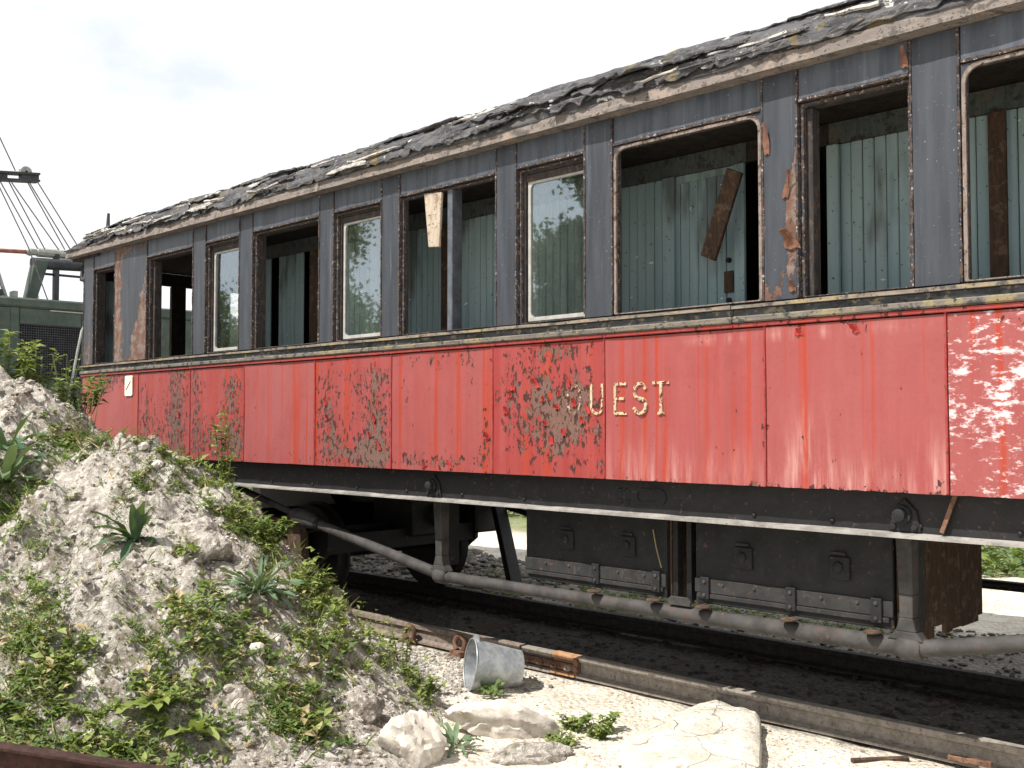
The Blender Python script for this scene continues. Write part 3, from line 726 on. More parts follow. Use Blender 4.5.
# roof
RZ, RH, RW = 3.655, .45, 1.53
XE = -12.02
def roof_f(x): return np.sqrt(np.clip(1 - (np.clip((-10.7 - np.asarray(x, float)) / 1.40, 0, 1)) ** 2, .04, 1))
def roof_pt(x, th, off=0.0):
    """th 0 at the near eave, pi at the far eave"""
    u = -np.cos(th); s = np.sin(th); f = roof_f(x)
    nx_, nz_ = -np.cos(th) * RH, np.sin(th) * RW; l = np.hypot(nx_, nz_); nx_, nz_ = nx_ / l, nz_ / l
    return 6.45 + RW * u + off * nx_, RZ + RH * s * f + off * nz_
xs = np.arange(XE, 4.35, .06); ths = np.concatenate([np.linspace(0, 1.0, 26), np.linspace(1.06, math.pi, 20)])
Xg, Tg = np.meshgrid(xs, ths); off = .034 * fbm(Xg * 2.2, Tg * 6, 91, 5) + .018 * np.abs(fbm(Xg * 7, Tg * 16, 92, 3))
Yg, Zg = roof_pt(Xg, Tg, off); nx_, nt_ = len(xs), len(ths); o = origin_of(CAR)
i = np.arange(nt_ - 1)[:, None] * nx_ + np.arange(nx_ - 1)[None]; q = np.stack([i, i + 1, i + nx_ + 1, i + nx_], -1).reshape(-1, 4)
vv = np.stack([Xg - o.x, Yg - o.y, Zg - o.z], -1).reshape(-1, 3)
ROOF = raw_mesh('roof', vv, q, M['felt'], CAR, smooth=True)
md = ROOF.modifiers.new('thick', 'SOLIDIFY'); md.thickness = .03; md.offset = -1
def felt_sheet(x0, x1, t0, t1, off, lift, seed, mat='felt', name='felt_sheet'):
    nx = max(6, int((x1 - x0) / .03)); n2 = 14
    us = np.linspace(0, 1, nx + 1); vs = np.linspace(0, 1, n2 + 1); Uu, Vv = np.meshgrid(us, vs)
    el = (.30 * fbm(Uu * 3 * (x1 - x0) + seed, Uu * 0 + seed, 4, 5) + .20 * fbm(Uu * 19 * (x1 - x0) + seed, Uu * 0 + seed, 14, 4)) * (t1 - t0) * .9
    er = .20 * fbm(Vv * 4 + seed, Vv * 0, 5, 5)
    X = x0 + (Uu + er * (np.where(Uu < .5, 1 - 2 * Uu, 2 * Uu - 1))) * (x1 - x0)
    T = t0 + (t1 - t0) * Vv + el * (1 - Vv)
    T = np.maximum(T, .012)
    of = off + lift * np.exp(-Vv * 6) * (.5 + 1.3 * np.maximum(0, fbm(X * 2.4, X * 0 + seed, 6, 3))) + .016 * fbm(X * 2.5, T * 18 + seed, 7, 5) + .026 * np.maximum(0, fbm(X * 6, T * 30 + seed, 27, 4)) + .022 * np.maximum(0, fbm(X * 1.6, T * 9 + seed, 17, 3))
    Yp, Zp = roof_pt(X, T, of)
    i = np.arange(n2)[:, None] * (nx + 1) + np.arange(nx)[None]; q = np.stack([i, i + 1, i + nx + 2, i + nx + 1], -1).reshape(-1, 4)
    ob = raw_mesh(name, np.stack([X - o.x, Yp - o.y, Zp - o.z], -1).reshape(-1, 3), q, M[mat], CAR)
    md = ob.modifiers.new('thick', 'SOLIDIFY'); md.thickness = .008; md.offset = 1
x = XE + .03; k = 0
while x < 4.2:
    L = random.uniform(.7, 1.6)
    felt_sheet(x, min(x + L, 4.3), random.uniform(.015, .07), random.uniform(.46, .58), .010 + .005 * (k % 3), random.choice([.003, .008, .012, .035]), k * 3.7); x += L * random.uniform(.72, 1.0); k += 1
x = XE + .2
while x < 4.2:
    L = random.uniform(.7, 1.5)
    felt_sheet(x, min(x + L, 4.3), random.uniform(.24, .42), random.uniform(.80, 1.0), .022 + .006 * (k % 3), random.uniform(.004, .03), k * 5.3); x += L * random.uniform(.85, 1.2); k += 1
for k in range(46):
    x = random.uniform(XE + .1, 0.2); t = random.uniform(.04, .42)
    felt_sheet(x, x + random.uniform(.12, .5), t, t + random.uniform(.04, .13), random.uniform(.022, .040), random.uniform(.008, .040), 200 + k * 2.9, 'felt' if k % 4 else 'lathw', 'felt_scrap')
felt_sheet(-4.75, -3.2, .17, .46, .045, .05, 901)
tp = lambda q: .35 + .65 * abs(math.sin(q * 5.3 + 1)) 
# pale bare laths showing between the torn felt
for (xa, xb, t, w) in [(-11.3, -10.75, .22, .02), (-10.72, -10.2, .34, .03), (-10.35, -9.9, .16, .02), (-9.5, -9.2, .30, .02), (-8.9, -8.5, .20, .02), (-8.1, -7.6, .14, .02), (-7.2, -6.9, .33, .016), (-6.62, -5.95, .16, .022), (-5.6, -5.2, .36, .02),
                       (-4.9, -4.6, .34, .03), (-3.75, -3.35, .12, .016), (-3.25, -2.75, .17, .028), (-2.55, -2.25, .24, .03), (-2.05, -1.7, .2, .02), (-1.6, -1.2, .3, .02)]:
    m = MB(); n = 6
    for kk in range(n):
        a = xa + (xb - xa) * kk / n; b = xa + (xb - xa) * (kk + 1) / n; p = []
        for xx in (a, b):
            dt = .022 * math.sin(xx * 9) + .012 * math.sin(xx * 31)
            for tt, of in ((t + dt, .034), (t + w * tp(xx) + dt, .034), (t + w * tp(xx) + dt, .052), (t + dt, .048)):
                y_, z_ = roof_pt(xx, tt, of); p.append((xx, float(y_), float(z_)))
        m.add(p, [(0, 1, 2, 3), (7, 6, 5, 4), (0, 4, 5, 1), (1, 5, 6, 2), (2, 6, 7, 3), (3, 7, 4, 0)])
    m.build('roof_lath', M['lathw'], CAR)
for x0, x1 in ((XE, -8.02), (-8.015, -4.4), (-4.395, -1.0), (-.995, 4.3)):
    n = int((x1 - x0) / .12); m = MB(); pts = [(x0 + (x1 - x0) * kk / n, random.uniform(-.003, .003), random.uniform(-.004, .004)) for kk in range(n + 1)]
    for (xa, da, ha), (xb, db, hb) in zip(pts[:-1], pts[1:]):
        m.hexa([(xa, 4.905 + da, ZG + ha * .4), (xb, 4.905 + db, ZG + hb * .4), (xb, YS + .1, ZG - .004), (xa, YS + .1, ZG - .004), (xa, 4.915 + da, ZG + .072 + ha), (xb, 4.915 + db, ZG + .072 + hb), (xb, YS + .1, ZG + .085), (xa, YS + .1, ZG + .085)])
    m.build('cornice_board', M['cornice'], CAR)
# roof end board, end wall, interior
MB().box(XE + .02, XE + .06, 4.95, 7.95, ZG - .004, ZG + .10).build('end_cornice', M['darkwood'], CAR)
MB().box(XE + .02, XL + .4, 4.98, 7.92, ZG - .03, ZG - .006).build('overhang_soffit', M['darkwood'], CAR)
MB().box(XL + .02, XR - .02, YS + .14, 7.8, 3.50, 3.535).build('ceiling', M['darkwood'], CAR)
MB().box(XL, XR, YS + .08, 7.87, 1.33, 1.37).build('carriage_floor', M['darkwood'], CAR)
MB().box(XL, XR, 7.85, 7.9, 1.28, 3.60).build('far_side', M['darkwood'], CAR)
MB().box(XR - .05, XR, YS + .14, 7.84, 1.375, 3.49).build('end_wall', M['darkwood'], CAR)
ew = MB()
for (ya, yb, za, zb_) in ((YS + .14, 7.84, 1.375, 2.44), (YS + .14, 7.84, 3.345, 3.495), (YS + .14, 5.865, 2.445, 3.34), (6.05, 6.235, 2.445, 3.34), (6.66, 6.85, 2.445, 3.34), (7.03, 7.84, 2.445, 3.34)): ew.box(XL, XL + .05, ya, yb, za, zb_)
ew = ew.build('end_wall', M['darkwood'], CAR)
for kk in range(6):
    ya = 5.15 + kk * .118
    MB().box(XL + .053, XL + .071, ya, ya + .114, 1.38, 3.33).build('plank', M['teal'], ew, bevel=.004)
# corridor partition of tongued boards
PART = MB().box(-9.62, -9.55, 5.74, 5.83, 1.38, 3.49).build('partition', M['brown'], CAR)
x = -9.545; k = 0
doors = [(-3.52, -2.96), (-8.98, -8.90), (-8.42, -8.36), (.6, 1.1)]
while x < XR - .15:
    w = .072
    hit = [d for d in doors if x + w > d[0] and x < d[1]]
    if hit: x = hit[0][1] + .002; continue
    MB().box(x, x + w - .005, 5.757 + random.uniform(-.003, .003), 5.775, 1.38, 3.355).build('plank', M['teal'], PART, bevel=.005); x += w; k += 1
for (xa, xb) in ((-9.545, -3.525), (-2.955, XR - .06)):
    MB().box(xa, xb, 5.757, 5.79, 3.358, 3.49).build('partition_header', M['header'], PART)
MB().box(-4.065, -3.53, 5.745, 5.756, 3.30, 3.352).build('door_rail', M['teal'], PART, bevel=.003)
MB().box(-3.69, -3.62, 5.742, 5.756, 2.53, 2.67).build('lock_plate', M['brown'], PART, bevel=.004)
for z_ in (2.48, 2.74): MB().lathe((-3.655, 5.756, z_), (0, -1, 0), [(0, .018), (.02, .016), (.022, .001)], 10).build('door_stud', M['darkwood'], PART)
MB().box(-3.522, -2.958, 5.753, 5.79, 3.36, 3.49).build('partition_header', M['darkwood'], PART)
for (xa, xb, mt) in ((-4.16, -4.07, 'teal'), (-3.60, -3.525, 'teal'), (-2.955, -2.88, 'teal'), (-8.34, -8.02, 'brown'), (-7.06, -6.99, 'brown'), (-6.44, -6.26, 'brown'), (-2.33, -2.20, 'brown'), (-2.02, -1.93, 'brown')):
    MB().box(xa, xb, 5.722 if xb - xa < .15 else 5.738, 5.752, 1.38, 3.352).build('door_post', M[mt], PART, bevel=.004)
# plaster and shelves in the compartments behind: cross walls
for xx in (-9.6, -7.0, -4.6, -2.2, .2, 2.4): MB().box(xx, xx + .04, 5.80, 7.84, 1.38, 3.49).build('cross_wall', M['darkwood'], CAR)
# grab hook below the roof end
MB().tube([(XL - .08, 5.05, 3.56), (XL - .10, 5.02, 3.42), (XL - .07, 5.0, 3.33), (XL - .03, 5.0, 3.32), (XL - .02, 5.02, 3.36)], .022, 8).build('grab_hook', M['iron'], CAR, smooth=True)

# ---------------------------------------------------------------- underframe
SB = MB(); SB.box(XL + .05, XR - .05, 5.115, 5.135, 1.112, 1.345); SB.box(XL + .05, XR - .05, 5.136, 5.20, 1.325, 1.339)
SB = SB.build('solebar', M['iron'], CAR)
n = 120; m = MB(); pts = [(XL + .05 + (XR - XL - .1) * k / n, 5.048 + random.uniform(-.004, .004), random.uniform(-.0025, .0025)) for k in range(n + 1)]
for (xa, ya, ha), (xb, yb, hb) in zip(pts[:-1], pts[1:]):
    m.hexa([(xa, ya, 1.112), (xb, yb, 1.112), (xb, 5.113, 1.110), (xa, 5.113, 1.110), (xa, ya, 1.124 + ha), (xb, yb, 1.124 + hb), (xb, 5.113, 1.136 + hb), (xa, 5.113, 1.136 + ha)])
m.build('solebar_flange', M['iron_lip'], SB)
MB().box(XL + .05, XR - .05, 7.76, 7.78, 1.11, 1.33).build('far_solebar', M['iron'], CAR)
for y_ in (5.95, 6.95): MB().box(XL + .1, XR - .1, y_ - .06, y_ + .06, 1.10, 1.328).build('inner_beam', M['iron'], CAR)
for x_ in np.arange(-11.3, 3.9, 1.26): MB().box(x_ - .05, x_ + .05, 5.14, 7.755, 1.12, 1.326).build('cross_member', M['iron'], CAR)
MB().box(XL - .03, XL + .045, 5.05, 7.85, 1.06, 1.335).build('headstock', M['iron'], CAR, bevel=.006)
for x_ in (-4.05, -3.99): 
    for z_ in (1.20, 1.27): MB().lathe((x_, 5.116, z_), (0, -1, 0), [(0, .014), (.008, .013), (.012, .006), (.0125, .0005)], 10).build('rivet', M['iron'], SB, smooth=True)
for x_ in np.concatenate([np.arange(-8.6, -4.4, .62), np.arange(-3.1, -1.2, .47)]):
    MB().lathe((float(x_), 5.116, 1.17), (0, -1, 0), [(0, .014), (.008, .013), (.012, .006), (.0125, .0005)], 10).build('rivet', M['iron'], SB, smooth=True)
MB().bar((-1.965, 5.085, 1.36), (-2.045, 5.092, 1.15), .02, .012, (0, 1, 0)).build('rusty_strap', M['rust'], SB)
m = MB(); m.ring([(x_ * 1, z_ * 1) for x_, z_ in rrect(-3.93, -3.70, 1.19, 1.285, .045, 4)], rrect(-3.915, -3.715, 1.205, 1.27, .032, 4), 5.108, 5.1165); m.build('casting_outline', M['iron'], SB)
for xc in (-5.80, -2.235):
    m = MB().prism([(xc - .085, 1.14), (xc + .085, 1.14), (xc + .06, 1.25), (xc, 1.31), (xc - .06, 1.25)], 5.098, 5.1155)
    bo = m.build('bracket_plate', M['iron'], SB, bevel=.004)
    MB().lathe((xc - .01, 5.10, 1.225), (0, -1, 0), [(0, .052), (.02, .05), (.02, .034), (.05, .032), (.055, .02), (.056, .001)], 14).build('boss', M['box'], bo, smooth='angle')
    for dx in (-.055, .055): MB().lathe((xc + dx, 5.10, 1.165), (0, -1, 0), [(0, .016), (.014, .015), (.015, .001)], 6).build('bolt', M['box'], bo)
# truss rod with queen posts
RY = 5.30
zr = .525; xa, xb = -5.92, -2.30
rodp = [(-8.78, RY, 1.03), (-8.0, RY, .895)]
TR = MB().tube([(-8.9, RY + .02, 1.07), (-7.85, RY, .865)], .030, 10).build('truss_rod', M['rod'], CAR, smooth=True)
MB().tube([(-7.60, RY, .820), (xa - .05, RY, zr + .012), (xa + .08, RY, zr - .002), (-4.8, RY, zr - .006), (-3.4, RY, zr - .004), (xb - .12, RY, zr), (xb + .05, RY, zr + .008)], [.042, .043, .043, .042, .046, .050, .047], 12).build('lower_rod', M['rod'], TR, smooth='angle')
MB().tube([(xb + .02, RY, zr + .002), (xb + .12, RY, zr + .015), (.35, RY, 1.06)], [.043, .043, .040], 12).build('rising_rod', M['rod'], TR, smooth='angle')
MB().tube([(-7.93, RY, .880), (-7.84, RY, .863), (-7.66, RY, .832), (-7.55, RY, .812)], [.045, .078, .072, .048], 12).build('rod_coupling', M['rod'], TR, smooth='angle')
MB().tube([(-7.535, RY, .810), (-7.505, RY, .804)], .052, 12).build('rod_collar', M['iron'], TR, smooth='angle')
for xc in (xa, xb):
    MB().tube([(xc - .065, RY, zr + .004), (xc - .045, RY, zr + .002), (xc + .045, RY, zr), (xc + .065, RY, zr)], [.05, .062, .062, .05], 12).build('post_foot_collar', M['rod'], TR, smooth='angle')
for xc in (xa, xb):
    m = MB(); L = [(1.115, .048), (.80, .042), (.68, .040), (.61, .062), (.565, .108)]
    for (z1, w1), (z2, w2) in zip(L[:-1], L[1:]):
        m.hexa([(xc - w2, 5.262, z2), (xc + w2 * .75, 5.262, z2), (xc + w2 * .75, 5.34, z2), (xc - w2, 5.34, z2), (xc - w1, 5.262 - .02 * (z1 > .9), z1), (xc + w1 * .75, 5.262 - .02 * (z1 > .9), z1), (xc + w1 * .75, 5.34, z1), (xc - w1, 5.34, z1)])
    m.build('queen_post', M['rod'], CAR, bevel=.004)
    MB().hexa([(xc - .02, 5.345, .60), (xc + .015, 5.345, .60), (xc + .015, 5.46, .60), (xc - .02, 5.46, .60), (xc - .02, 5.345, 1.11), (xc + .015, 5.345, 1.11), (xc + .015, 5.46, 1.11), (xc - .02, 5.46, 1.11)]).build('post_web', M['iron'], CAR)
# far truss
MB().tube([(-8.9, 7.62, 1.06), (-5.85, 7.62, .55), (-2.28, 7.62, .55), (.5, 7.62, 1.06)], .035, 8).build('far_truss_rod', M['iron'], CAR, smooth=True)
MB().bar((-7.66, 7.55, 1.12), (-7.18, 7.40, .06), .07, .16, (0, 1, 0)).build('hanging_strut', M['iron'], CAR, bevel=.006)
MB().box(-3.02, -2.90, 7.5, 7.6, .86, 1.11).build('hanger', M['iron'], CAR)
# equipment boxes slung under the frame
BY = 5.30
M['boxlit'] = iron('sunlit_box_strip', (.014, .014, .015), (.027, .0265, .026), (.075, .071, .066), .5, .8)  # box steel lightened, painting in the sun on the lower strip
def equip_box(x0, x1, zb_, feet, latches, divs):
    m = MB(); m.box(x0, x1, BY, 6.50, zb_ + .01, 1.10)
    bx = m.build('equipment_box', M['box'], CAR, bevel=.005)
    MB().box(x0 + .02, x1 - .02, BY - .018, BY - .001, zb_ + .045, zb_ + .072).build('angle_iron', M['boxlit'], bx, bevel=.003)
    MB().box(x0, x1, BY - .012, BY - .001, zb_ + .075, zb_ + .16).build('lower_strip', M['boxlit'], bx, bevel=.003)
    for d in divs:
        MB().box(d - .03, d + .03, BY - .030, BY - .0125, zb_ + .04, zb_ + .17).build('hinge_strap', M['box'], bx, bevel=.003)
        for z_ in (zb_ + .065, zb_ + .145): MB().lathe((d, BY - .030, z_), (0, -1, 0), [(0, .011), (.008, .010), (.009, .001)], 8).build('bolt', M['rod'], bx)
    for d in np.arange(x0 + .2, x1 - .1, .21):
        MB().lathe((float(d), BY - .012, zb_ + .135), (0, -1, 0), [(0, .010), (.008, .009), (.009, .001)], 8).build('bolt', M['rod'], bx)
    for (d, z_) in latches:
        lt = MB().box(d - .058, d + .058, BY - .020, BY - .001, z_ - .065, z_ + .06).build('latch_plate', M['box'], bx, bevel=.004)
        MB().lathe((d - .005, BY - .020, z_ + .005), (0, -1, 0), [(0, .030), (.012, .028), (.02, .016), (.021, .001)], 12).build('latch_knob', M['box'], lt, smooth='angle')
        MB().box(d - .05, d + .035, BY - .014, BY - .001, z_ + .066, z_ + .085).build('latch_lip', M['iron'], lt, bevel=.002)
    for d in feet: MB().lathe((d, BY - .052, zb_ - .012), (0, 0, 1), [(0, .022), (.003, .046), (.010, .048), (.017, .036), (.021, .001)], 12).build('box_foot', M['brown'], bx, smooth='angle')
    k = 0; y_ = BY + .03
    while y_ < 6.46:
        w = random.uniform(.085, .16); w = min(w, 6.49 - y_)
        MB().box(x1 + .001, x1 + .02 + random.uniform(-.004, .006), y_, y_ + w - .008, zb_ - random.uniform(.02, .10), 1.095).build('end_board', M['brown'], bx, bevel=.004); y_ += w; k += 1
    return bx
equip_box(-5.04, -3.835, .592, [-4.38, -3.90], [(-4.65, .90), (-4.13, .90)], [-4.39, -3.90])
equip_box(-3.62, -2.385, .592, [-3.54, -2.97, -2.48], [(-3.28, .90), (-2.68, .90)], [-3.54, -2.97, -2.47])
for x_ in (-3.80, -3.70): MB().box(x_, x_ + .035, 5.32, 5.38, .60, 1.11).build('slot_post', M['iron'], CAR)
MB().tube([(-3.92, 5.275, 1.02), (-3.89, 5.27, .90), (-3.85, 5.265, .79)], .004, 5).build('loose_wire', M['straw'], CAR)
MB().prism([(-3.80, .572), (-3.64, .572), (-3.635, .60), (-3.66, .625), (-3.78, .625), (-3.805, .60)], 5.262, 5.282).build('foot_plate', M['rod'], CAR, bevel=.003)
MB().box(-8.25, -7.62, 6.45, 7.05, .60, 1.09).build('brake_cylinder_box', M['iron'], CAR, bevel=.02)
MB().tube([(-7.62, 6.75, .80), (-7.5, 6.75, .80)], [.12, .10], 12).build('brake_cylinder', M['iron'], CAR, smooth='angle')
MB().box(-11.9, -7.66, 7.32, 7.70, .57, 1.095).build('underfloor_tank', M['iron'], CAR, bevel=.02)
MB().box(-9.9, -8.0, 5.42, 7.3, .55, .72).build('brake_beam', M['iron'], CAR)
# bogies
def bogie(xc):
    m = MB()
    for y_ in (5.52, 7.34):
        m.prism([(xc - 1.55, .52), (xc - 1.35, .38), (xc - .75, .38), (xc - .5, .50), (xc + .5, .50), (xc + .75, .38), (xc + 1.35, .38), (xc + 1.55, .52), (xc + 1.55, .74), (xc - 1.55, .74)], y_, y_ + .05)
    m.box(xc - .2, xc + .2, 5.57, 7.34, .52, .80); m.box(xc - 1.53, xc - 1.40, 5.57, 7.34, .50, .68); m.box(xc + 1.40, xc + 1.53, 5.57, 7.34, .50, .68)
    b = m.build('bogie', M['iron'], CAR, bevel=.006)
    for dx in (-1.02, 1.02):
        for y_, sgn in ((5.745, 1), (7.25, -1)):
            MB().lathe((xc + dx, y_ - .065 * sgn, .46), (0, sgn, 0), [(0, .03), (0, .11), (.03, .12), (.035, .36), (.0, .38), (0, .46), (.09, .455), (.095, .49), (.125, .485), (.125, .05)], 40).build('wheel', M['iron'], b, smooth='angle')
        MB().tube([(xc + dx, 5.6, .46), (xc + dx, 7.4, .46)], .07, 12).build('axle', M['iron'], b, smooth='angle')
        MB().box(xc + dx - .13, xc + dx + .13, 5.36, 5.52, .30, .64).build('axle_box', M['brown'], b, bevel=.02)
        m = MB()
        for k in range(6): m.box(xc + dx - .5 + .06 * k, xc + dx + .5 - .06 * k, 5.40, 5.49, .66 + .014 * (5 - k), .672 + .014 * (5 - k))
        m.build('leaf_spring', M['iron'], b)
    return b
bogie(-9.25); bogie(1.55)
MB().hexa([(-8.02, 5.33, .10), (-7.80, 5.33, .10), (-7.80, 5.42, .10), (-8.02, 5.42, .10), (-8.08, 5.33, .86), (-7.88, 5.33, .86), (-7.88, 5.42, .86), (-8.08, 5.42, .86)]).build('guard_board', M['brown'], CAR, bevel=.006)
MB().hexa([(-8.95, 5.33, .70), (-8.05, 5.33, .66), (-8.05, 5.42, .66), (-8.95, 5.42, .70), (-8.95, 5.33, .86), (-8.05, 5.33, .80), (-8.05, 5.42, .80), (-8.95, 5.42, .86)]).build('guard_board', M['brown'], CAR, bevel=.006)
# ---------------------------------------------------------------- railway track
TRK = empty('railway_track', 'old railway track with rusty rails running under the carriage', 'railway track', (-3.85, 6.45, -0.16))
def rail(x0, x1, yc, mat, parent=TRK, head=None, name='rail', zt=0.0, h=.145):
    pr = [(-.034, 0), (.034, 0), (.036, -.010), (.036, -.036), (.012, -.046), (.009, -.115), (.062, -.130), (.062, -h), (-.062, -h), (-.062, -.130), (-.009, -.115), (-.012, -.046), (-.036, -.036), (-.036, -.010)]
    n = max(1, int(abs(x1 - x0) / .25)); m = MB(); vs = []
    for k in range(n + 1):
        x = x0 + (x1 - x0) * k / n; dz = .003 * math.sin(x * 2.1); dy = .003 * math.sin(x * 1.3)
        vs += [(x, yc + a + dy, zt + b + dz) for a, b in pr]
    L = len(pr); fs = []
    for k in range(n):
        for j in range(L):
            q = (j + 1) % L; fs.append((k * L + j, k * L + q, (k + 1) * L + q, (k + 1) * L + j))
    fs += [tuple(range(L)), tuple(n * L + j for j in reversed(range(L)))]
    m.add(vs, fs); return m.build(name, mat, parent)
NY = 5.745
r1 = rail(-22, -5.50, NY, M['railhead']); r2 = rail(-5.475, -5.17, NY, M['railgrey'], zt=-.004); r3 = rail(-5.165, -4.93, NY, M['railorange'], zt=.001); r4 = rail(-4.915, 7, NY, M['railgrey'], zt=.002)
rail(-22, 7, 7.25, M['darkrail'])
fp = MB().box(-5.60, -4.93, NY - .052, NY - .012, -.105, -.055).build('fishplate', M['rust'], r2, bevel=.004)
for k, x_ in enumerate((-5.54, -5.40, -5.26, -5.12, -4.99)):
    m = MB().lathe((x_, NY - .052, -.082), (0, -1, 0), [(0, .026), (.022, .024), (.024, .012), (.045, .011), (.046, .001)], 6); m.build('bolt', M['railgrey'] if k in (0, 4) else M['rust'], r2)
MB().box(-4.945, -4.905, NY - .060, NY - .013, -.140, -.004).build('joint_block', M['rust'], r4, bevel=.006)
# spring clips looped over the outer foot of the rail
def clip(x):
    c = MB(); y = NY - .085; pts = []
    for k in range(11):
        t = math.radians(-140 + 290 * k / 10); pts.append((x + .012 * k - .06, y + .012 * math.sin(k), -.065 + .052 * math.sin(t) + 0, ))
    pts = [(x + .052 * math.cos(math.radians(a)), y - .016 + .012 * math.cos(math.radians(a * .5)), -.062 + .055 * math.sin(math.radians(a))) for a in range(-60, 275, 24)]
    c.tube(pts, .021, 8); o = c.build('rail_clip', M['rust'], TRK, smooth='angle')
    MB().box(x - .07, x + .06, NY - .15, NY - .065, -.165, -.115).build('chair_plate', M['rust'], o, bevel=.008)
for x_ in (-7.63, -6.72, -6.10): clip(x_)
MB().bar((-2.25, NY - .10, -.10), (-2.02, NY - .12, -.085), .03, .03).build('broken_clip', M['rust'], TRK, bevel=.004)
x = -20.0
while x < 6.5:
    MB().box(x - .12, x + .12, 5.28 if x < -5.0 else 5.66, 7.75, -.30, -.168 + random.uniform(-.006, .004)).build('sleeper', M['brown'], TRK, bevel=.012, jit=.004); x += .66

# ---------------------------------------------------------------- things on the ground in front of the track
# galvanised bucket lying on its side
ax = Vector((.50, .862, -.14)).normalized(); bc = Vector((-5.30, 5.01, .005)); zb0 = surf(-5.2, 5.05)
m = MB(); m.lathe(bc, ax, [(0, .176), (.006, .176), (.345, .126), (.355, .126), (.355, .112), (.330, .110), (.330, .001)], 32)
BUC = m.build('bucket', M['galv'], None, smooth='angle', origin=(-5.2, 5.12, zb0)); tag(BUC, 'dented galvanised bucket lying on its side beside the rail', 'bucket')
m = MB(); m.lathe(bc, ax, [(.004, .171), (.325, .1215), (.3255, .001)], 32); m.build('bucket_lining', M['galv'], BUC, smooth='angle')
m = MB(); n = 32; a_ = ax.cross(Vector((0, 0, 1))).normalized(); b_ = a_.cross(ax).normalized()
m.tube([bc + a_ * (.177 * math.cos(2 * math.pi * k / n)) + b_ * (.177 * math.sin(2 * math.pi * k / n)) for k in range(n + 1)], .006, 6, False); m.build('rim', M['galv'], BUC, smooth=True)
for s_ in (1, -1):
    p = bc + b_ * (.178 * s_) + ax * .02; MB().prism(rrect(-.03, .03, -.02, .03, .012, 3), -.004, .004).build('handle_lug', M['galv'], BUC, origin=(0, 0, 0)).location = p - Vector(BUC.location)

def rock(name, label, cat, c, size, seed, mat='chalkstone', rotz=0.0, tilt=0.0, flat=0, sub=4, rough=.30, group=None):
    bm = bmesh.new(); bmesh.ops.create_icosphere(bm, subdivisions=sub, radius=1.0)
    rs = random.Random(seed); planes = []
    for _ in range(9 + flat):
        d = Vector((rs.uniform(-1, 1), rs.uniform(-1, 1), rs.uniform(-1, 1))).normalized(); planes.append((d, rs.uniform(.62, .9)))
    for v_ in bm.verts:
        p = v_.co.normalized(); r = 1.0
        for d, h in planes:
            t = p.dot(d)
            if t > 1e-3: r = min(r, h / t)
        r *= 1 + rough * float(fbm(p.x * 2.2 + seed, p.y * 2.2 + p.z * 1.9, 5, 4)) + rough * .35 * float(fbm(p.x * 7 + seed + p.z * 5, p.y * 7 - p.z * 4, 6, 4))
        v_.co = p * r
    R_ = Matrix.Rotation(rotz, 3, 'Z') @ Matrix.Rotation(tilt, 3, 'Y')
    for v_ in bm.verts: v_.co = R_ @ Vector((v_.co.x * size[0], v_.co.y * size[1], v_.co.z * size[2]))
    me = bpy.data.meshes.new(name); bm.to_mesh(me); bm.free(); me.materials.append(M[mat])
    if sub >= 3:
        me.polygons.foreach_set('use_smooth', [True] * len(me.polygons)); me.set_sharp_from_angle(angle=math.radians(28))
    o = link(name, me, None, c); tag(o, label, cat, group); return o
rock('flat_rock', 'long flat chalk slab tilted on the ground in front of the bucket', 'rock', (-4.38, 4.42, -.08), (.33, .17, .12), 4, rotz=.72, tilt=.10, rough=.25)
rock('chalk_boulder', 'rounded chalk boulder at the bottom edge left of the flat slab', 'rock', (-4.42, 3.72, -.06), (.20, .17, .19), 9, rotz=.3)
rock('chalk_boulder', 'smaller chalk boulder half hidden in weeds up the slope from the round boulder', 'rock', (-4.78, 3.72, .04), (.11, .10, .09), 15, mat='spoil', rotz=1.3)
rock('white_stone', 'bright white stone lying among leaves low on the spoil heap', 'stone', (-5.60, 2.46, .27), (.10, .09, .085), 22)
rock('white_stone', 'smaller white stone touching the bright one low on the spoil heap', 'stone', (-5.72, 2.40, .30), (.07, .06, .06), 27)
rock('chalk_boulder', 'broken chalk lump below the grey green rosette plant', 'rock', (-5.76, 3.20, .50), (.10, .08, .07), 31, mat='spoil')
rock('chalk_boulder', 'long low chalk rock on bare ground right of the flat slab', 'rock', (-4.00, 4.22, -.16), (.24, .09, .08), 36, mat='spoil', rotz=.9)
rock('chalk_boulder', 'large chalk lump on the heap right of the broad leaf rosette', 'rock', (-6.34, 3.52, .84), (.24, .20, .20), 41, mat='spoil')
rock('rubble_rock', 'pale rock on the rubble pile seen under the carriage beyond the far rail', 'rock', (-12.6, 9.25, .02), (.24, .2, .16), 45)
rock('rubble_rock', 'dark rock beside the pale one on the rubble beyond the far rail', 'rock', (-12.0, 8.75, .0), (.16, .14, .18), 48, mat='ballast')
rock('rubble_rock', 'low pale rock at the right of the rubble pile beyond the far rail', 'rock', (-11.6, 9.35, .02), (.25, .2, .12), 52)
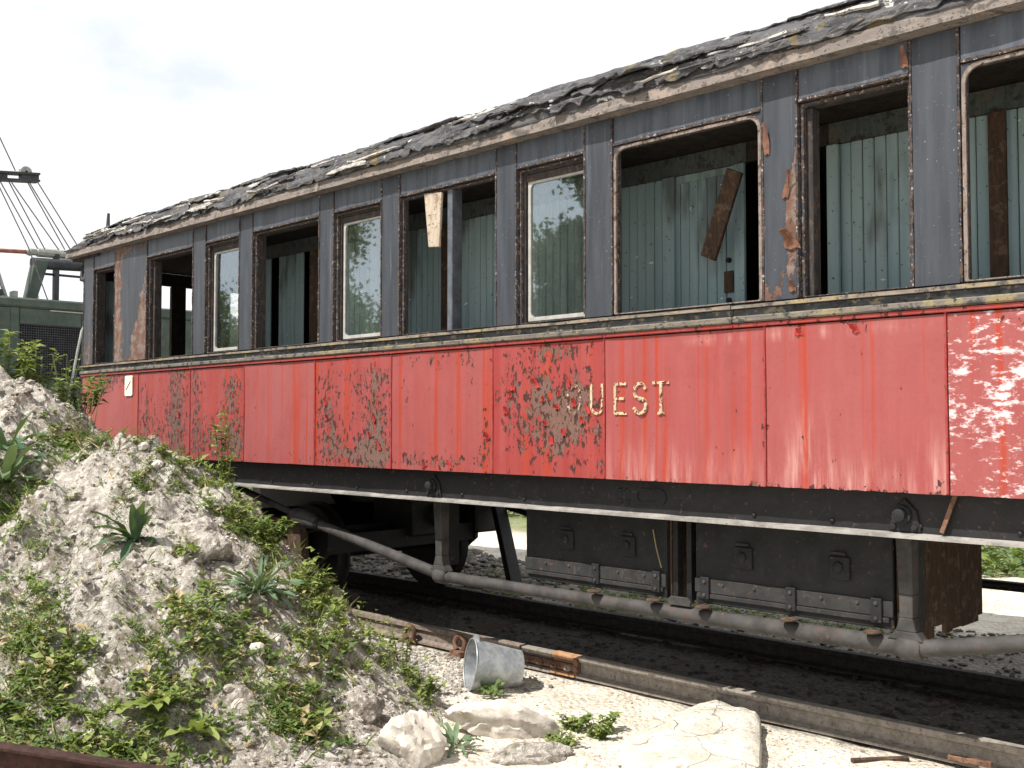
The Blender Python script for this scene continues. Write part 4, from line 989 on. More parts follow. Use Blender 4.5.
# flat chalk block with a cracked top at the right
poly = [(-3.78, 5.80), (-3.34, 5.57), (-2.88, 4.80), (-2.92, 4.36), (-3.46, 4.40), (-3.72, 4.62), (-3.75, 5.10)]
bm = bmesh.new(); cx_, cy_ = -3.38, 5.0; rings = []
for k, (f_, z_) in enumerate(((.0, -.045), (.35, -.045), (.70, -.050), (.90, -.062), (.975, -.085), (1.0, -.14), (1.02, -.30))):
    rg = []
    for j in range(56):
        t = j / 56 * len(poly); a_i = int(t); u_ = t - a_i; pa, pb = poly[a_i], poly[(a_i + 1) % len(poly)]
        px_, py_ = pa[0] * (1 - u_) + pb[0] * u_, pa[1] * (1 - u_) + pb[1] * u_; q_ = f_ + .05 * float(fbm(j * .35, k * .2, 12, 3)) * (f_ > .5)
        X_, Y_ = cx_ + (px_ - cx_) * q_, cy_ + (py_ - cy_) * q_
        rg.append((X_, Y_, z_ + .035 * float(fbm(X_ * 4, Y_ * 4, 19, 5)) - .10 * max(0, 5.0 - Y_) - .05 * max(0, -3.4 - X_)))
    rings.append(rg)
m = MB(); m.v = [p for rg in rings for p in rg]; m.f = [(k * 56 + j, k * 56 + (j + 1) % 56, (k + 1) * 56 + (j + 1) % 56, (k + 1) * 56 + j) for k in range(1, 6) for j in range(56)] + [tuple(56 + j for j in range(56))]
SL = m.build('chalk_block', M['block'], None, smooth='angle', origin=(-3.4, 4.9, -.17)); tag(SL, 'broad flat block of white chalk with fine cracks beside the rail', 'chalk block')
def top_thing(name, label, cat, mb, mat, org, bevel=0, **k): 
    o = mb.build(name, M[mat], None, bevel=bevel, origin=org, **k); return tag(o, label, cat)
g0 = surf(-2.5, 5.62)
top_thing('timber_scrap', 'short stick of grey wood lying on the chalk at the bottom right', 'wood scrap', MB().bar((-2.66, 5.36, surf(-2.66, 5.36) + .012), (-2.46, 5.62, surf(-2.46, 5.62) + .014), .035, .024), 'brown', (-2.56, 5.5, g0), .004)
top_thing('old_rail', 'deep rust brown steel beam lying at the bottom left corner', 'steel beam', MB().add([], []) if False else MB(), 'oldrail', (-4.6, 2.0, .1)) if False else None
OR = empty('steel_beam', 'deep rust brown steel beam lying at the bottom left corner', 'steel beam', (-4.6, 2.0, .05))
a0 = Vector((-4.90, 1.70, .262)); a1 = Vector((-4.30, 2.30, .132)); d = (a1 - a0).normalized(); sd = d.cross(Vector((0, 0, 1))).normalized(); up = sd.cross(d)
MB().bar(a0 - d * .9, a1 + d * .9, .075, .018, up).build('top_flange', M['oldrail'], OR, bevel=.003)
MB().bar(a0 - d * .9 - up * .09, a1 + d * .9 - up * .09, .016, .16, up).build('web', M['oldrail'], OR)
MB().bar(a0 - d * .9 - up * .18, a1 + d * .9 - up * .18, .13, .018, up).build('bottom_flange', M['oldrail'], OR, bevel=.003)
MB().bar(a0 + d * .38 + sd * .022 - up * .075, a0 + d * 1.2 + sd * .022 - up * .075, .010, .06, up).build('rusty_plate', M['railorange'], OR, bevel=.003)
# loose boards in the windows
b1 = MB().hexa([(-5.755, 5.005, 2.985), (-5.640, 5.005, 2.975), (-5.640, 5.027, 2.975), (-5.755, 5.027, 2.985), (-5.815, 5.012, 3.395), (-5.620, 5.012, 3.375), (-5.620, 5.034, 3.375), (-5.815, 5.034, 3.395)])
top_thing('loose_board', 'pale tapering board hanging down in the window with the middle post', 'board', b1, 'board_pale', (-5.7, 5.02, 2.98), .003)
b2 = MB().bar((-3.685, 5.56, 2.735), (-3.445, 5.50, 3.245), .115, .03, (0, 1, 0))
top_thing('loose_board', 'dark brown board leaning diagonally inside the large rounded window', 'board', b2, 'brown', (-3.68, 5.56, 2.73), .004)
b3 = MB().bar((-2.07, 5.25, 3.885), (-1.80, 4.88, 3.672), .035, .016)
top_thing('loose_lath', 'thin pale lath hanging over the roof edge at the top right', 'lath', b3, 'board_pale', (-1.8, 4.9, 3.67), .002)
# ---------------------------------------------------------------- crane beyond the carriage
CX = -17.7
CR = empty('crane', 'old dark green crane with a mesh engine grille behind the end of the carriage', 'crane', (CX - 1.5, 7.2, 0))
m = MB(); pf = [(4.4, 1.0), (10.6, 1.0), (10.6, 3.62), (10.48, 3.75), (4.52, 3.70), (4.4, 3.58)]
def yz_prism(poly, xa, xb):
    m = MB(); n = len(poly); m.v = [(xa, y, z) for y, z in poly] + [(xb, y, z) for y, z in poly]
    m.f = [tuple(range(n)), tuple(n + k for k in reversed(range(n)))] + [((k + 1) % n, k, n + k, n + (k + 1) % n) for k in range(n)]; return m
# front skin left open round the grille
gy0, gy1, gz0, gz1 = 6.50, 7.52, 2.40, 3.33
for poly in ([(4.4, 1.0), (6.495, 1.0), (6.495, 3.60), (4.4, 3.58)], [(6.50, 1.0), (10.6, 1.0), (10.6, 2.395), (6.50, 2.395)], [(7.525, 2.40), (10.6, 2.40), (10.6, 3.60), (7.525, 3.60)], [(6.50, 3.335), (7.52, 3.335), (7.52, 3.60), (6.50, 3.60)]):
    yz_prism(poly, CX, CX - .05).build('body_sheet', M['crane'], CR, bevel=.008)
yz_prism([(4.4, 1.0), (10.6, 1.0), (10.6, 3.58), (4.4, 3.56)], CX - .30, CX - 3.2).build('body', M['crane_d'], CR)
yz_prism([(4.45, 3.605), (10.55, 3.605), (10.58, 3.68), (10.40, 3.80), (4.6, 3.755), (4.42, 3.66)], CX + .03, CX - 3.2).build('roof_edge', M['crane'], CR, bevel=.03)
yz_prism([(6.35, 1.0), (6.48, 1.0), (6.48, 3.60), (6.35, 3.60)], CX + .012, CX + .001).build('seam_strip', M['crane'], CR, bevel=.004)
m = MB()
for k in range(27): m.box(CX - .04, CX - .03, gy0 + .0385 * k, gy0 + .0385 * k + .014, gz0, gz1)
for k in range(24): m.box(CX - .028, CX - .020, gy0, gy1, gz0 + .04 * k, gz0 + .04 * k + .014)
o_ = m.build('mesh_grille', M['crane_d'], CR)
MB().box(CX - .28, CX - .26, gy0 - .05, gy1 + .05, gz0 - .05, gz1 + .05).build('grille_backing', M['dark'], CR)
MB().box(CX + .002, CX + .02, 6.98, 7.56, 3.575, 3.595).build('gutter_strip', M['white'], CR)
MB().tube([(CX + .25, 7.56, 3.36), (CX + .25, 7.47, 3.35), (CX + .25, 7.42, 3.26), (CX + .25, 7.36, 2.95), (CX + .25, 7.27, 2.43), (CX + .25, 7.20, 1.95)], .022, 8).build('hand_rail', M['crane_p'], CR, smooth=True)
MB().tube([(CX - .6, 6.10, 4.60), (CX - .6, 6.30, 4.60), (CX - .6, 6.80, 4.63)], .036, 8).build('red_pipe', M['crane_r'], CR, smooth=True)
MB().tube([(CX - .6, 6.80, 4.63), (CX - .6, 6.86, 4.64), (CX - .6, 6.88, 4.64), (CX - .6, 6.97, 4.645), (CX - .6, 6.99, 4.645), (CX - .6, 7.75, 4.67)], [.045, .075, .06, .06, .08, .08], 10).build('grey_pipe', M['crane_p'], CR, smooth='angle')
MB().tube([(CX - .55, 6.88, 4.44), (CX - .55, 7.85, 4.49)], .10, 12).build('winch_drum', M['crane_d'], CR, smooth='angle')
MB().hexa([(CX - .65, 6.76, 3.77), (CX - .65, 6.93, 3.77), (CX - .45, 6.93, 3.77), (CX - .45, 6.76, 3.77), (CX - .65, 6.90, 4.50), (CX - .65, 7.14, 4.50), (CX - .45, 7.14, 4.50), (CX - .45, 6.90, 4.50)]).build('support_leg', M['crane'], CR, bevel=.01)
MB().box(CX - .62, CX - .52, 7.26, 7.34, 3.79, 4.64).build('post', M['crane_d'], CR)
MB().tube([(CX - .58, 6.97, 4.28), (CX - .58, 7.9, 4.29)], .022, 8).build('cross_bar', M['crane_d'], CR)
MB().bar((CX - .5, 6.22, 4.50), (CX - .5, 6.46, 3.78), .05, .05, (1, 0, 0)).build('strut', M['crane_p'], CR)
MB().box(CX - .7, CX - .4, 5.95, 6.37, 3.77, 3.93).build('motor_box', M['crane_d'], CR, bevel=.01)
MB().tube([(CX - .5, 6.17, 3.93), (CX - .5, 6.30, 4.40)], .035, 8).build('strut', M['crane_d'], CR)
MB().tube([(CX - .5, 6.31, 3.93), (CX - .5, 6.31, 4.40)], .03, 8).build('strut', M['crane_d'], CR)
MB().box(CX - .7, CX - .4, 5.9, 6.28, 4.35, 4.72).build('sheave_housing', M['crane_p'], CR, bevel=.03)
MB().box(CX - .65, CX - .45, 6.55, 6.63, 3.78, 3.93).build('lever', M['crane_p'], CR, bevel=.01)
MB().box(CX - .65, CX - .5, 6.93, 7.0, 3.78, 3.90).build('lamp', M['plate'], CR, bevel=.015)
MB().tube([(CX - .1, 7.98, 3.78), (CX - .1, 8.0, 5.1), (CX - .1, 8.01, 5.40)], [.045, .04, .025], 8).build('exhaust_pipe', M['crane_d'], CR)
# spreader beam and wire ropes
bm_ = MB()
for z_ in (0, .115): bm_.hexa([(CX - .1, 5.7, 5.60 + z_), (CX + .1, 5.7, 5.60 + z_), (CX + .1, 6.75, 5.72 + z_), (CX - .1, 6.75, 5.72 + z_), (CX - .1, 5.7, 5.635 + z_), (CX + .1, 5.7, 5.635 + z_), (CX + .1, 6.75, 5.755 + z_), (CX - .1, 6.75, 5.755 + z_)])
for ya, yb in ((5.72, 6.24), (6.46, 6.74)):
    zo = (ya - 5.7) / 1.05 * .12; bm_.hexa([(CX - .07, ya, 5.63 + zo), (CX + .07, ya, 5.63 + zo), (CX + .07, yb, 5.63 + (yb - 5.7) * .114), (CX - .07, yb, 5.63 + (yb - 5.7) * .114), (CX - .07, ya, 5.73 + zo), (CX + .07, ya, 5.73 + zo), (CX + .07, yb, 5.73 + (yb - 5.7) * .114), (CX - .07, yb, 5.73 + (yb - 5.7) * .114)])
bm_.build('spreader_beam', M['crane_d'], CR)
MB().lathe((CX - .06, 6.54, 5.86), (1, 0, 0), [(0, .02), (0, .09), (.04, .075), (.08, .09), (.12, .09), (.12, .02)], 18).build('pulley', M['crane_p'], CR, smooth='angle')
for pts in ([(5.55, 7.15), (6.13, 6.36), (6.49, 5.93)], [(6.10, 5.62), (6.61, 4.62), (7.06, 3.80)], [(6.15, 5.64), (6.88, 4.66)], [(6.29, 5.65), (7.0, 4.66)], [(6.33, 5.65), (7.235, 4.68)], [(6.58, 5.70), (7.336, 4.70)], [(6.61, 5.70), (7.44, 4.70)], [(6.75, 5.72), (7.62, 4.70)]):
    MB().tube([(CX if i_ == 0 or len(pts) == 3 and i_ == 1 else CX - .3, y, z) for i_, (y, z) in enumerate(pts)], .011, 5).build('wire_rope', M['wire'], CR)
m = MB(); m.box(CX - 3.1, CX - .1, 5.2, 9.8, .25, 1.0); m.build('undercarriage', M['crane_d'], CR)
for y_ in (5.5, 9.1): MB().box(CX - 3.3, CX + .1, y_ - .3, y_ + .4, -.1, .6).build('crawler_track', M['rust'], CR, bevel=.12)

# ---------------------------------------------------------------- loose stones (nobody could count them)
M['ballast_far'] = plain('grey_ballast', (.11, .10, .09), (.22, .205, .18), 8, .95, .15, .02)
def stones(name, P_, R_, mat, flat=.6):
    ico = bmesh.new(); bmesh.ops.create_icosphere(ico, subdivisions=1, radius=1.0)
    bv = np.array([v.co[:] for v in ico.verts]); bf = np.array([[v.index for v in f.verts] for f in ico.faces]); ico.free()
    n = len(P_); k = len(bv)
    s = RNG.uniform(.55, 1.25, (n, 1, 3)) * np.array([1, 1, flat]); j = RNG.uniform(.72, 1.15, (n, k, 1)); a = RNG.uniform(0, 6.28, n)
    v = bv[None] * j * s * R_[:, None, None]; c, s_ = np.cos(a)[:, None], np.sin(a)[:, None]
    x = v[..., 0] * c - v[..., 1] * s_; y = v[..., 0] * s_ + v[..., 1] * c
    v = np.stack([x, y, v[..., 2]], -1) + P_[:, None]
    f = bf[None] + (np.arange(n) * k)[:, None, None]
    return tag(raw_mesh(name, v.reshape(-1, 3), f.reshape(-1, 3), M[mat]), kind='stuff')
def scatter(n, x0, x1, y0, y1, dens=None):
    x = RNG.uniform(x0, x1, n); y = RNG.uniform(y0, y1, n)
    if dens is not None: k = RNG.uniform(0, 1, n) < dens(x, y); x, y = x[k], y[k]
    return x, y
x, y = scatter(5200, -6.5, -1.2, 3.4, 5.66, lambda x, y: .35 + .65 * sstep(fbm(x * 1.6, y * 1.6, 31, 3), -.1, .25)); r = RNG.uniform(.004, .013, len(x)) * (1 + 1.1 * (RNG.uniform(0, 1, len(x)) > .96))
k2 = RNG.uniform(0, 1, len(x)) < .16
stones('dark_gravel', np.stack([x, y, surfv(x, y) + r * .2], -1)[k2], r[k2] * .9, 'ballast_far')
x, y, r = x[~k2], y[~k2], r[~k2]
stones('chalk_gravel', np.stack([x, y, surfv(x, y) + r * .2], -1), r, 'peb')
x, y = scatter(7500, -11, -4.2, 1.2, 4.7); z = mound_h(x, y); k = z > -.12; x, y, z = x[k], y[k], z[k]; r = RNG.uniform(.006, .022, len(x)) * (1 + 1.2 * (RNG.uniform(0, 1, len(x)) > .95))
stones('spoil_rubble', np.stack([x, y, z + r * .15], -1), r, 'spoil', .8)
x, y = scatter(2600, -7.4, -4.9, 4.6, 5.64, lambda x, y: sstep(x + .5 * fbm(x * 2, y * 2, 90, 3), -4.9, -5.7)); r = RNG.uniform(.008, .03, len(x)); stones('dirt_clods', np.stack([x, y, surfv(x, y) + r * .1], -1), r, 'spoil', .7)
x, y = scatter(4500, -13, 2, 5.85, 9.4); r = RNG.uniform(.012, .038, len(x)); stones('track_ballast', np.stack([x, y, ground_h(x, y) + r * .15], -1), r, 'ballast')
x, y = scatter(1500, -13.5, -7.6, 7.9, 9.6); r = RNG.uniform(.03, .08, len(x)); stones('rubble_pile', np.stack([x, y, ground_h(x, y) + r * .1], -1), r, 'ballast_far')
protos = [rock('chalk_lump', 'fist sized lump of chalk lying loose on the spoil heap', 'stone', (0, 0, 0), (.05, .042, .034), 100 + k, mat=('chalkstone' if k % 2 else 'spoil'), sub=2, group='chalk lumps on the spoil heap') for k in range(5)]
x, y = scatter(400, -9.0, -4.7, 1.9, 4.5); z = mound_h(x, y); kk = z > .02; x, y, z = x[kk], y[kk], z[kk]
for i in range(60):
    o = protos[i] if i < 5 else protos[i % 5].copy()
    if i >= 5: COL.objects.link(o)
    s = random.uniform(.5, 1.3); o.scale = (s, s, s); o.location = (float(x[i]), float(y[i]), float(z[i]) + .012 * s); o.rotation_euler = (random.uniform(-.4, .4), random.uniform(-.4, .4), random.uniform(0, 6.28))

# ---------------------------------------------------------------- plants
def leaves_arrays(P_, D, N, L, Wd, bend=.25):
    """folded leaves: base, mid-left, mid, mid-right, tip"""
    D = D / np.linalg.norm(D, axis=1, keepdims=True); Sd = np.cross(D, N); Sd /= np.maximum(np.linalg.norm(Sd, axis=1, keepdims=True), 1e-6); N2 = np.cross(Sd, D)
    L = L[:, None]; Wd = Wd[:, None]
    v = np.stack([P_, P_ + D * L * .45 - Sd * Wd * .5 + N2 * Wd * .14, P_ + D * L * .5 + N2 * 0, P_ + D * L * .45 + Sd * Wd * .5 + N2 * Wd * .14, P_ + D * L - N2 * L * bend], 1)
    n = len(P_); f = np.array([[0, 2, 1], [0, 3, 2], [1, 2, 4], [2, 3, 4]])[None] + (np.arange(n) * 5)[:, None, None]
    return v.reshape(-1, 3), f.reshape(-1, 3)
def sprigs(name, x, y, z, h, nl, L, mats, mi, kind='stuff', spread=1.0, tone0=0.0):
    """many small leafy sprigs joined"""
    n = len(x); idx = np.repeat(np.arange(n), nl); m = len(idx)
    t = RNG.uniform(.1, 1, m); a = RNG.uniform(0, 6.28, m); el = RNG.uniform(-.1, .9, m)
    lean = RNG.normal(0, .30, (n, 2))
    hh = h[idx] * t
    P_ = np.stack([x[idx] + lean[idx, 0] * hh, y[idx] + lean[idx, 1] * hh, z[idx] + hh], -1)
    D = np.stack([np.cos(a) * np.cos(el), np.sin(a) * np.cos(el), np.sin(el)], -1); N = np.tile([0, 0, 1.0], (m, 1)) + RNG.normal(0, .25, (m, 3))
    Ls = L[idx] * RNG.uniform(.6, 1.2, m) * spread
    v, f = leaves_arrays(P_, D, N, Ls, Ls * RNG.uniform(.35, .62, m), .22)
    tone = np.repeat(RNG.uniform(0, 1, n)[idx] * .7 + RNG.uniform(0, .3, m), 5) + tone0
    ob = raw_mesh(name, v, f, None, None, {'tone': tone}, mats=[M[k] for k in mats], midx=np.repeat(mi[idx], 4))
    return tag(ob, kind=kind) if kind else ob
def blob_density(x, y, blobs):
    d = np.zeros_like(x)
    for bx, by, r, w in blobs: d = np.maximum(d, w * np.exp(-((x - bx) ** 2 + (y - by) ** 2) / (r * r)))
    return d
VB = [(-8.29, 3.62, .30, .75), (-7.9, 3.55, .30, .55), (-7.39, 3.46, .25, .6), (-7.18, 3.62, .22, .6), (-6.88, 3.72, .22, .65), (-6.75, 3.86, .22, .9), (-6.55, 3.95, .24, 1), (-6.36, 3.96, .24, 1), (-6.15, 3.98, .24, 1), (-5.98, 4.02, .2, 1),
      (-5.8, 4.06, .22, 1), (-5.6, 4.10, .2, .9), (-5.4, 4.12, .2, .8), (-5.25, 4.16, .18, .7), (-5.1, 4.2, .16, .5), (-6.41, 2.42, .25, .6), (-5.94, 2.43, .25, .6), (-5.82, 2.66, .22, .6), (-5.6, 2.75, .2, .6), (-5.76, 2.12, .32, .95), (-5.54, 2.25, .3, 1),
      (-5.34, 2.42, .28, .95), (-5.12, 2.65, .28, .95), (-4.95, 2.85, .25, .95), (-5.21, 3.02, .22, .8), (-5.11, 3.21, .2, .7), (-4.86, 3.18, .22, .9), (-4.70, 3.25, .2, .7), (-5.82, 3.43, .16, .6), (-5.57, 3.18, .2, .6), (-5.25, 3.76, .2, .65), (-5.0, 3.5, .16, .5), (-7.09, 2.63, .25, .6), (-7.5, 2.72, .3, .8), (-8.0, 2.9, .3, .55), (-6.9, 3.3, .25, .35), (-6.4, 2.9, .2, .25), (-6.0, 3.0, .2, .3)]
dens = lambda x, y: np.clip(blob_density(x, y, VB) * (.20 + 1.35 * sstep(fbm(x * 3.4, y * 3.4, 44, 4), -.12, .22)) * (1 + .5 * sstep(y, 3.7, 3.9)), 0, 1)
x, y = scatter(30000, -9.2, -4.4, 1.5, 4.6, dens); z = mound_h(x, y); k = z > -.1; x, y, z = x[k], y[k], z[k]
n = len(x); yel = sstep(y, 3.7, 3.95) * .75 + .15; mi = np.where(RNG.uniform(0, 1, n) < yel, 1, np.where(RNG.uniform(0, 1, n) < .14, 2, 0))
h = RNG.uniform(.015, .09, n) * (1 + .5 * sstep(y, 3.75, 4.0)) * (.6 + 1.1 * sstep(fbm(x * 2, y * 2, 45, 2), -.1, .3)); sprigs('weeds', x, y, z, h, 6, RNG.choice([.018, .03, .045, .075], n, p=[.3, .35, .25, .1]) * RNG.uniform(.8, 1.2, n), ['leaf', 'leaf_y', 'straw'], mi)
# grass blades, dry stalks
x, y = scatter(32000, -9.2, -4.4, 1.5, 4.7, lambda a, b: dens(a, b) * .8); z = surfv(x, y); n = len(x)
a = RNG.uniform(0, 6.28, n); L = RNG.uniform(.05, .16, n); D = np.stack([np.cos(a) * .6, np.sin(a) * .6, RNG.uniform(.5, 1.2, n)], -1)
v, f = leaves_arrays(np.stack([x, y, z - .01], -1), D, np.stack([-np.sin(a), np.cos(a), np.zeros(n) + .3], -1), L, L * .06 + .002, .35)
tag(raw_mesh('grass', v, f, None, None, {'tone': np.repeat(RNG.uniform(0, 1, n), 5)}, mats=[M['leaf'], M['leaf_y'], M['straw']], midx=np.repeat(RNG.choice([0, 1, 2], n, p=[.45, .3, .25]), 4)), kind='stuff')
x, y = scatter(2200, -6.3, -4.5, 1.7, 3.4, lambda x, y: .75 * sstep(fbm(x * 2.6, y * 2.6, 55, 3), .02, .25)); z = surfv(x, y); n = len(x)
sprigs('low_leaves', x, y, z, RNG.uniform(.03, .09, n), 5, RNG.uniform(.035, .085, n), ['leaf_y', 'leaf', 'straw'], RNG.choice([0, 1, 2], n, p=[.6, .3, .1]))
# green bank beyond the track
x, y = scatter(26000, -40, 22, 11.3, 24, lambda x, y: sstep(y + 1.2 * fbm(x * .3, y * .3, 66, 3) - 1.3 * sstep(-x, 5, 9), 11.8, 13.0)); z = ground_h(x, y); n = len(x)
sprigs('bank_undergrowth', x, y, z, RNG.uniform(.08, .5, n), 7, RNG.uniform(.08, .20, n), ['leaf', 'leaf_y', 'leaf_g'], RNG.choice([0, 1, 2], n, p=[.5, .3, .2]))
# moss and small weeds along the far rail
x, y = scatter(4200, -10, -1, 7.33, 8.6, lambda x, y: sstep(fbm(x * 1.1, y * 2, 77, 3), .0, .15)); n = len(x)
sprigs('track_weeds', x, y, ground_h(x, y), RNG.uniform(.02, .09, n), 6, RNG.uniform(.02, .05, n), ['leaf', 'leaf_y'], RNG.choice([0, 1], n))

def leaf_object(parent, base, direction, L, W_, mat, droop=.4, fold=.18, seg=6, name='leaf'):
    """one broad leaf as a curved folded strip"""
    d = Vector(direction).normalized(); side = d.cross(Vector((0, 0, 1))).normalized(); vs = []; fs = []; p = Vector(base); cur = d.copy()
    for i in range(seg + 1):
        t = i / seg; w = W_ * (math.sin(math.pi * min(.97, t * .86 + .13)) ** .8) * .5 * (1 if i < seg else .1)
        up = side.cross(cur)
        wav = .010 * math.sin(t * 11 + base[0] * 31)
        vs += [p - side * w + up * (fold * w * 2 + wav), p, p + side * w + up * (fold * w * 2 - wav)]
        cur = (cur + Vector((0, 0, -droop / seg))).normalized(); p = p + cur * (L / seg)
    for i in range(seg): fs += [(i * 3, i * 3 + 1, i * 3 + 4, i * 3 + 3), (i * 3 + 1, i * 3 + 2, i * 3 + 5, i * 3 + 4)]
    o = MB().add(vs, fs).build(name, M[mat], parent, smooth=True)
    at = o.data.attributes.new('tone', 'FLOAT', 'POINT'); at.data.foreach_set('value', [random.uniform(0, 1)] * len(o.data.vertices)); return o
def rosette(name, label, c, n, L, W_, mat, el=(.1, 1.1), droop=.7, a0=0.0, arcw=6.283):
    c = (c[0], c[1], surf(c[0], c[1]) + .02); r = empty(name, label, 'plant', c)
    for k in range(n):
        a = a0 + arcw * (k + random.uniform(-.3, .3)) / n; e = random.uniform(*el); l = L * random.uniform(.7, 1.1)
        leaf_object(r, (c[0] + .02 * math.cos(a), c[1] + .02 * math.sin(a), c[2] + .02), (math.cos(a) * math.cos(e), math.sin(a) * math.cos(e), math.sin(e)), l, W_ * random.uniform(.8, 1.2), mat, droop)
    return r
rosette('broad_leaf_plant', 'dark green rosette of long broad leaves near the middle of the spoil heap', (-6.56, 3.16), 22, .33, .06, 'deepleaf', (-.3, 1.35), .8)
rosette('narrow_leaf_plant', 'grey green rosette of narrow leaves at the right shoulder of the spoil heap', (-5.70, 3.56), 46, .30, .024, 'leaf_g', (.05, 1.2), .8)
rosette('broad_leaf_plant', 'spreading plant of long grey green leaves at the left edge of the picture', (-7.62, 2.72), 16, .42, .075, 'leaf_g', (.0, 1.2), .9)
rosette('broad_leaf_plant', 'dark leafy plant just above the one at the left edge', (-7.98, 2.86), 14, .36, .07, 'deepleaf', (.1, 1.3), .8)
rosette('dock_plant', 'bright green rosette low on the heap right of the white stones', (-5.20, 2.62), 14, .20, .07, 'leaf_y', (.2, 1.0), .8)
rosette('dock_plant', 'pale green rosette close to the end of the rusty beam', (-4.98, 2.74), 12, .18, .07, 'leaf_y', (.2, 1.0), .8)
rosette('small_plant', 'small tuft of grey leaves between the round boulder and the flat slab', (-4.38, 4.02), 14, .20, .028, 'leaf_g', (.2, 1.2), .9)
rosette('small_plant', 'tiny dark weed growing in front of the bucket', (-5.08, 5.00), 12, .10, .035, 'leaf', (.2, 1.2), .8)
def weed_clump(name, label, c, r_, h_, n, mats, L=(.03, .06), stems=10, group=None):
    cz = surf(c[0], c[1]); R0 = empty(name, label, 'plant', (c[0], c[1], cz), group)
    m = MB(); P_, D_ = [], []
    for s in range(stems):
        a = random.uniform(0, 6.28); rr = r_ * math.sqrt(random.random()); hh = h_ * random.uniform(.45, 1.0)
        b = Vector((c[0] + .35 * rr * math.cos(a), c[1] + .35 * rr * math.sin(a), cz - .02)); t = Vector((c[0] + rr * math.cos(a), c[1] + rr * math.sin(a), cz + hh)); mid = (b + t) / 2 + Vector((0, 0, .12 * hh))
        m.tube([b, mid, t], [.005, .004, .002], 4)
        for q in range(n):
            u = random.uniform(.15, 1.0); p = (b * (1 - u) ** 2 + mid * 2 * u * (1 - u) + t * u * u); al = random.uniform(0, 6.28); P_.append(p[:]); D_.append((math.cos(al), math.sin(al), random.uniform(-.1, .8)))
    m.build('stem', M['stem'], R0)
    P_ = np.array(P_); D_ = np.array(D_); k = len(P_); Ls = RNG.uniform(L[0], L[1], k)
    v, f = leaves_arrays(P_ - np.array([c[0], c[1], cz]), D_, np.tile([0, 0, 1.0], (k, 1)) + RNG.normal(0, .2, (k, 3)), Ls, Ls * RNG.uniform(.4, .65, k), .25)
    o = raw_mesh('foliage', v, f, None, R0, {'tone': np.repeat(RNG.uniform(0, 1, k), 5)}, mats=[M[q] for q in mats], midx=np.repeat(RNG.integers(0, len(mats), k), 4)); tag(o, kind='stuff')
    return R0
weed_clump('tall_weed', 'tall bushy weed at the far left behind the top of the heap', (-9.85, 3.50), .40, .58, 26, ['leaf', 'leaf_y'], (.06, .13), 14)
weed_clump('tall_weed', 'leafy yellow green weed in front of the crane grille', (-9.55, 3.68), .20, .58, 20, ['leaf_y', 'leaf', 'leaf_y'], (.05, .11), 8)
weed_clump('tall_weed', 'spindly weed between the crane grille and the carriage corner', (-9.35, 3.84), .22, .48, 9, ['leaf_y', 'leaf'], (.04, .08), 6)
weed_clump('tall_weed', 'low dark weed at the foot of the carriage corner', (-9.20, 3.92), .26, .36, 24, ['leaf', 'leaf', 'leaf_y'], (.05, .10), 12)
weed_clump('tall_weed', 'thin weed rising against the red panels left of the cream plate', (-8.75, 3.78), .12, .62, 4, ['leaf_y', 'straw'], (.02, .04), 4)
weed_clump('tall_weed', 'upright flowering weed standing against the dark solebar', (-6.96, 4.05), .09, .62, 34, ['leaf_y', 'leaf'], (.04, .08), 5)
weed_clump('bramble', 'bright green bush spilling down the right edge of the heap', (-6.45, 4.06), .25, .20, 36, ['leaf_y', 'leaf'], (.04, .08), 18)
weed_clump('bramble', 'yellow green bush below the brown guard board', (-5.90, 4.10), .22, .13, 30, ['leaf_y', 'leaf_y', 'leaf'], (.035, .07), 16)
weed_clump('tall_weed', 'slim weed growing up in front of the rail end nearest the heap', (-5.42, 4.50), .10, .36, 20, ['leaf', 'leaf_y'], (.03, .06), 6)
weed_clump('small_weed', 'round green weed on the bare chalk right of the flat slab', (-3.98, 4.83), .13, .13, 22, ['leaf', 'leaf_y'], (.03, .055), 14)
weed_clump('small_weed', 'little green weed at the bottom edge under the round weed', (-4.02, 4.50), .13, .09, 20, ['leaf', 'leaf_y'], (.025, .05), 10)
weed_clump('small_weed', 'green weed at the tip of the flat slab', (-4.18, 4.80), .11, .10, 20, ['leaf', 'leaf_y'], (.025, .05), 10)
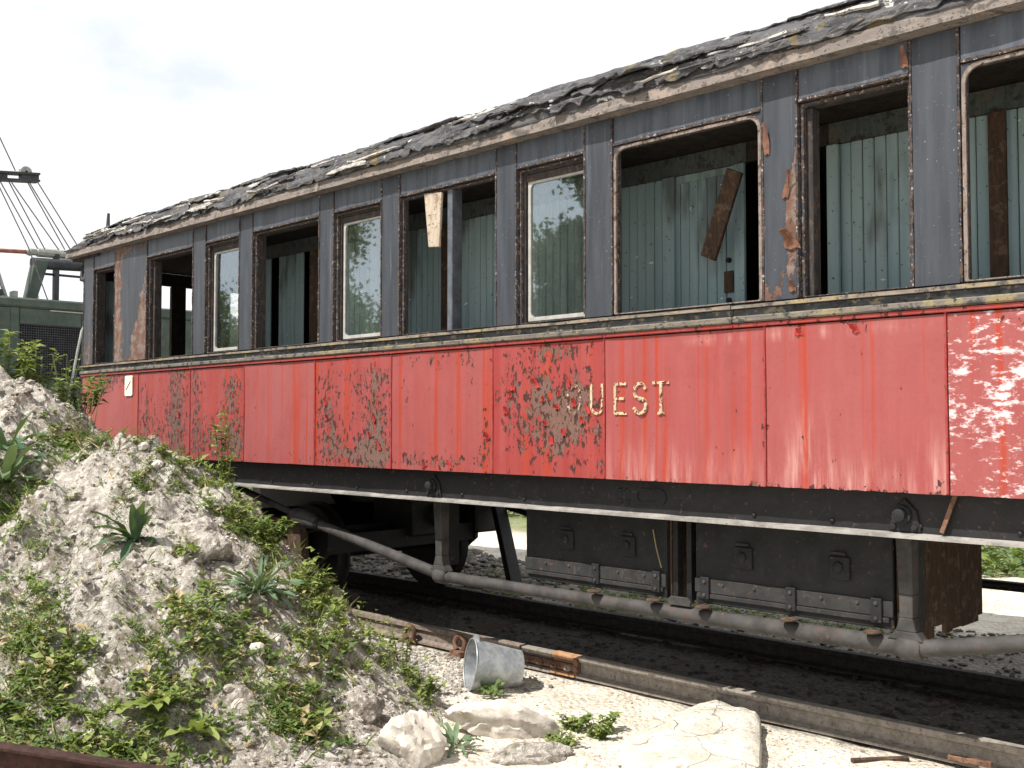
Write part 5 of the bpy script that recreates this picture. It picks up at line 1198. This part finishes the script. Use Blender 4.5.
weed_clump('small_weed', 'grassy weed on the slope left of the bucket', (-5.12, 4.42), .16, .12, 22, ['leaf_y', 'leaf'], (.03, .06), 14)
# ---------------------------------------------------------------- trees standing behind the photographer, seen in the panes
def tree(label, x, y, h, r_, seed):
    rs = np.random.default_rng(seed); z0 = surf(x, y); R0 = empty('tree', label, 'tree', (x, y, z0), 'trees reflected in the window panes')
    m = MB(); m.tube([(x, y, z0 - .1), (x + .1, y, z0 + h * .3), (x, y + .1, z0 + h * .6), (x - .1, y, z0 + h * .9)], [.20, .15, .09, .03], 8); cl = []
    for k in range(13):
        a = rs.uniform(0, 6.28); t = rs.uniform(.28, .9); l = r_ * (1.15 - t * .75) * rs.uniform(.6, 1.05); p0 = Vector((x, y, z0 + h * t * .9)); p1 = p0 + Vector((math.cos(a) * l, math.sin(a) * l, l * .45)); m.tube([p0, (p0 + p1) / 2 + Vector((0, 0, .1)), p1], [.06, .04, .015], 6); cl += [p1[:], ((p0 + p1 * 2) / 3)[:], ((p0 * 2 + p1) / 3)[:]]
    cl.append((x, y, z0 + h * .95)); m.build('trunk', M['bark'], R0, smooth=True)
    cl = np.array(cl); n = 26000; c = cl[rs.integers(0, len(cl), n)]; P_ = c + rs.normal(0, 1, (n, 3)) * np.array([.34, .34, .28]) * (r_ / 2.4)
    D = rs.normal(0, 1, (n, 3)); L = rs.uniform(.13, .25, n); v, f = leaves_arrays(P_ - np.array([x, y, z0]), D, rs.normal(0, 1, (n, 3)), L, L * .55, .2)
    tag(raw_mesh('crown', v, f, M['tree_leaf'], R0, {'tone': np.repeat(rs.uniform(0, 1, n), 5)}))
for i, (x_, y_, h_, r_) in enumerate([(-16.5, -9.5, 8.4, 2.2), (-22.5, -10.5, 6.4, 2.6), (-27.5, -9, 9.6, 2.8), (-33, -12, 7.2, 3.0), (-40, -11, 8.0, 3.2), (-47, -13, 7.0, 3.2), (-12.0, -13, 6.0, 2.6)]):
    tree(['slender', 'low', 'tall', 'broad', 'round', 'distant', 'short'][i] + ' leafy tree behind the photographer mirrored in a carriage window', x_, y_, h_, r_, 70 + i)
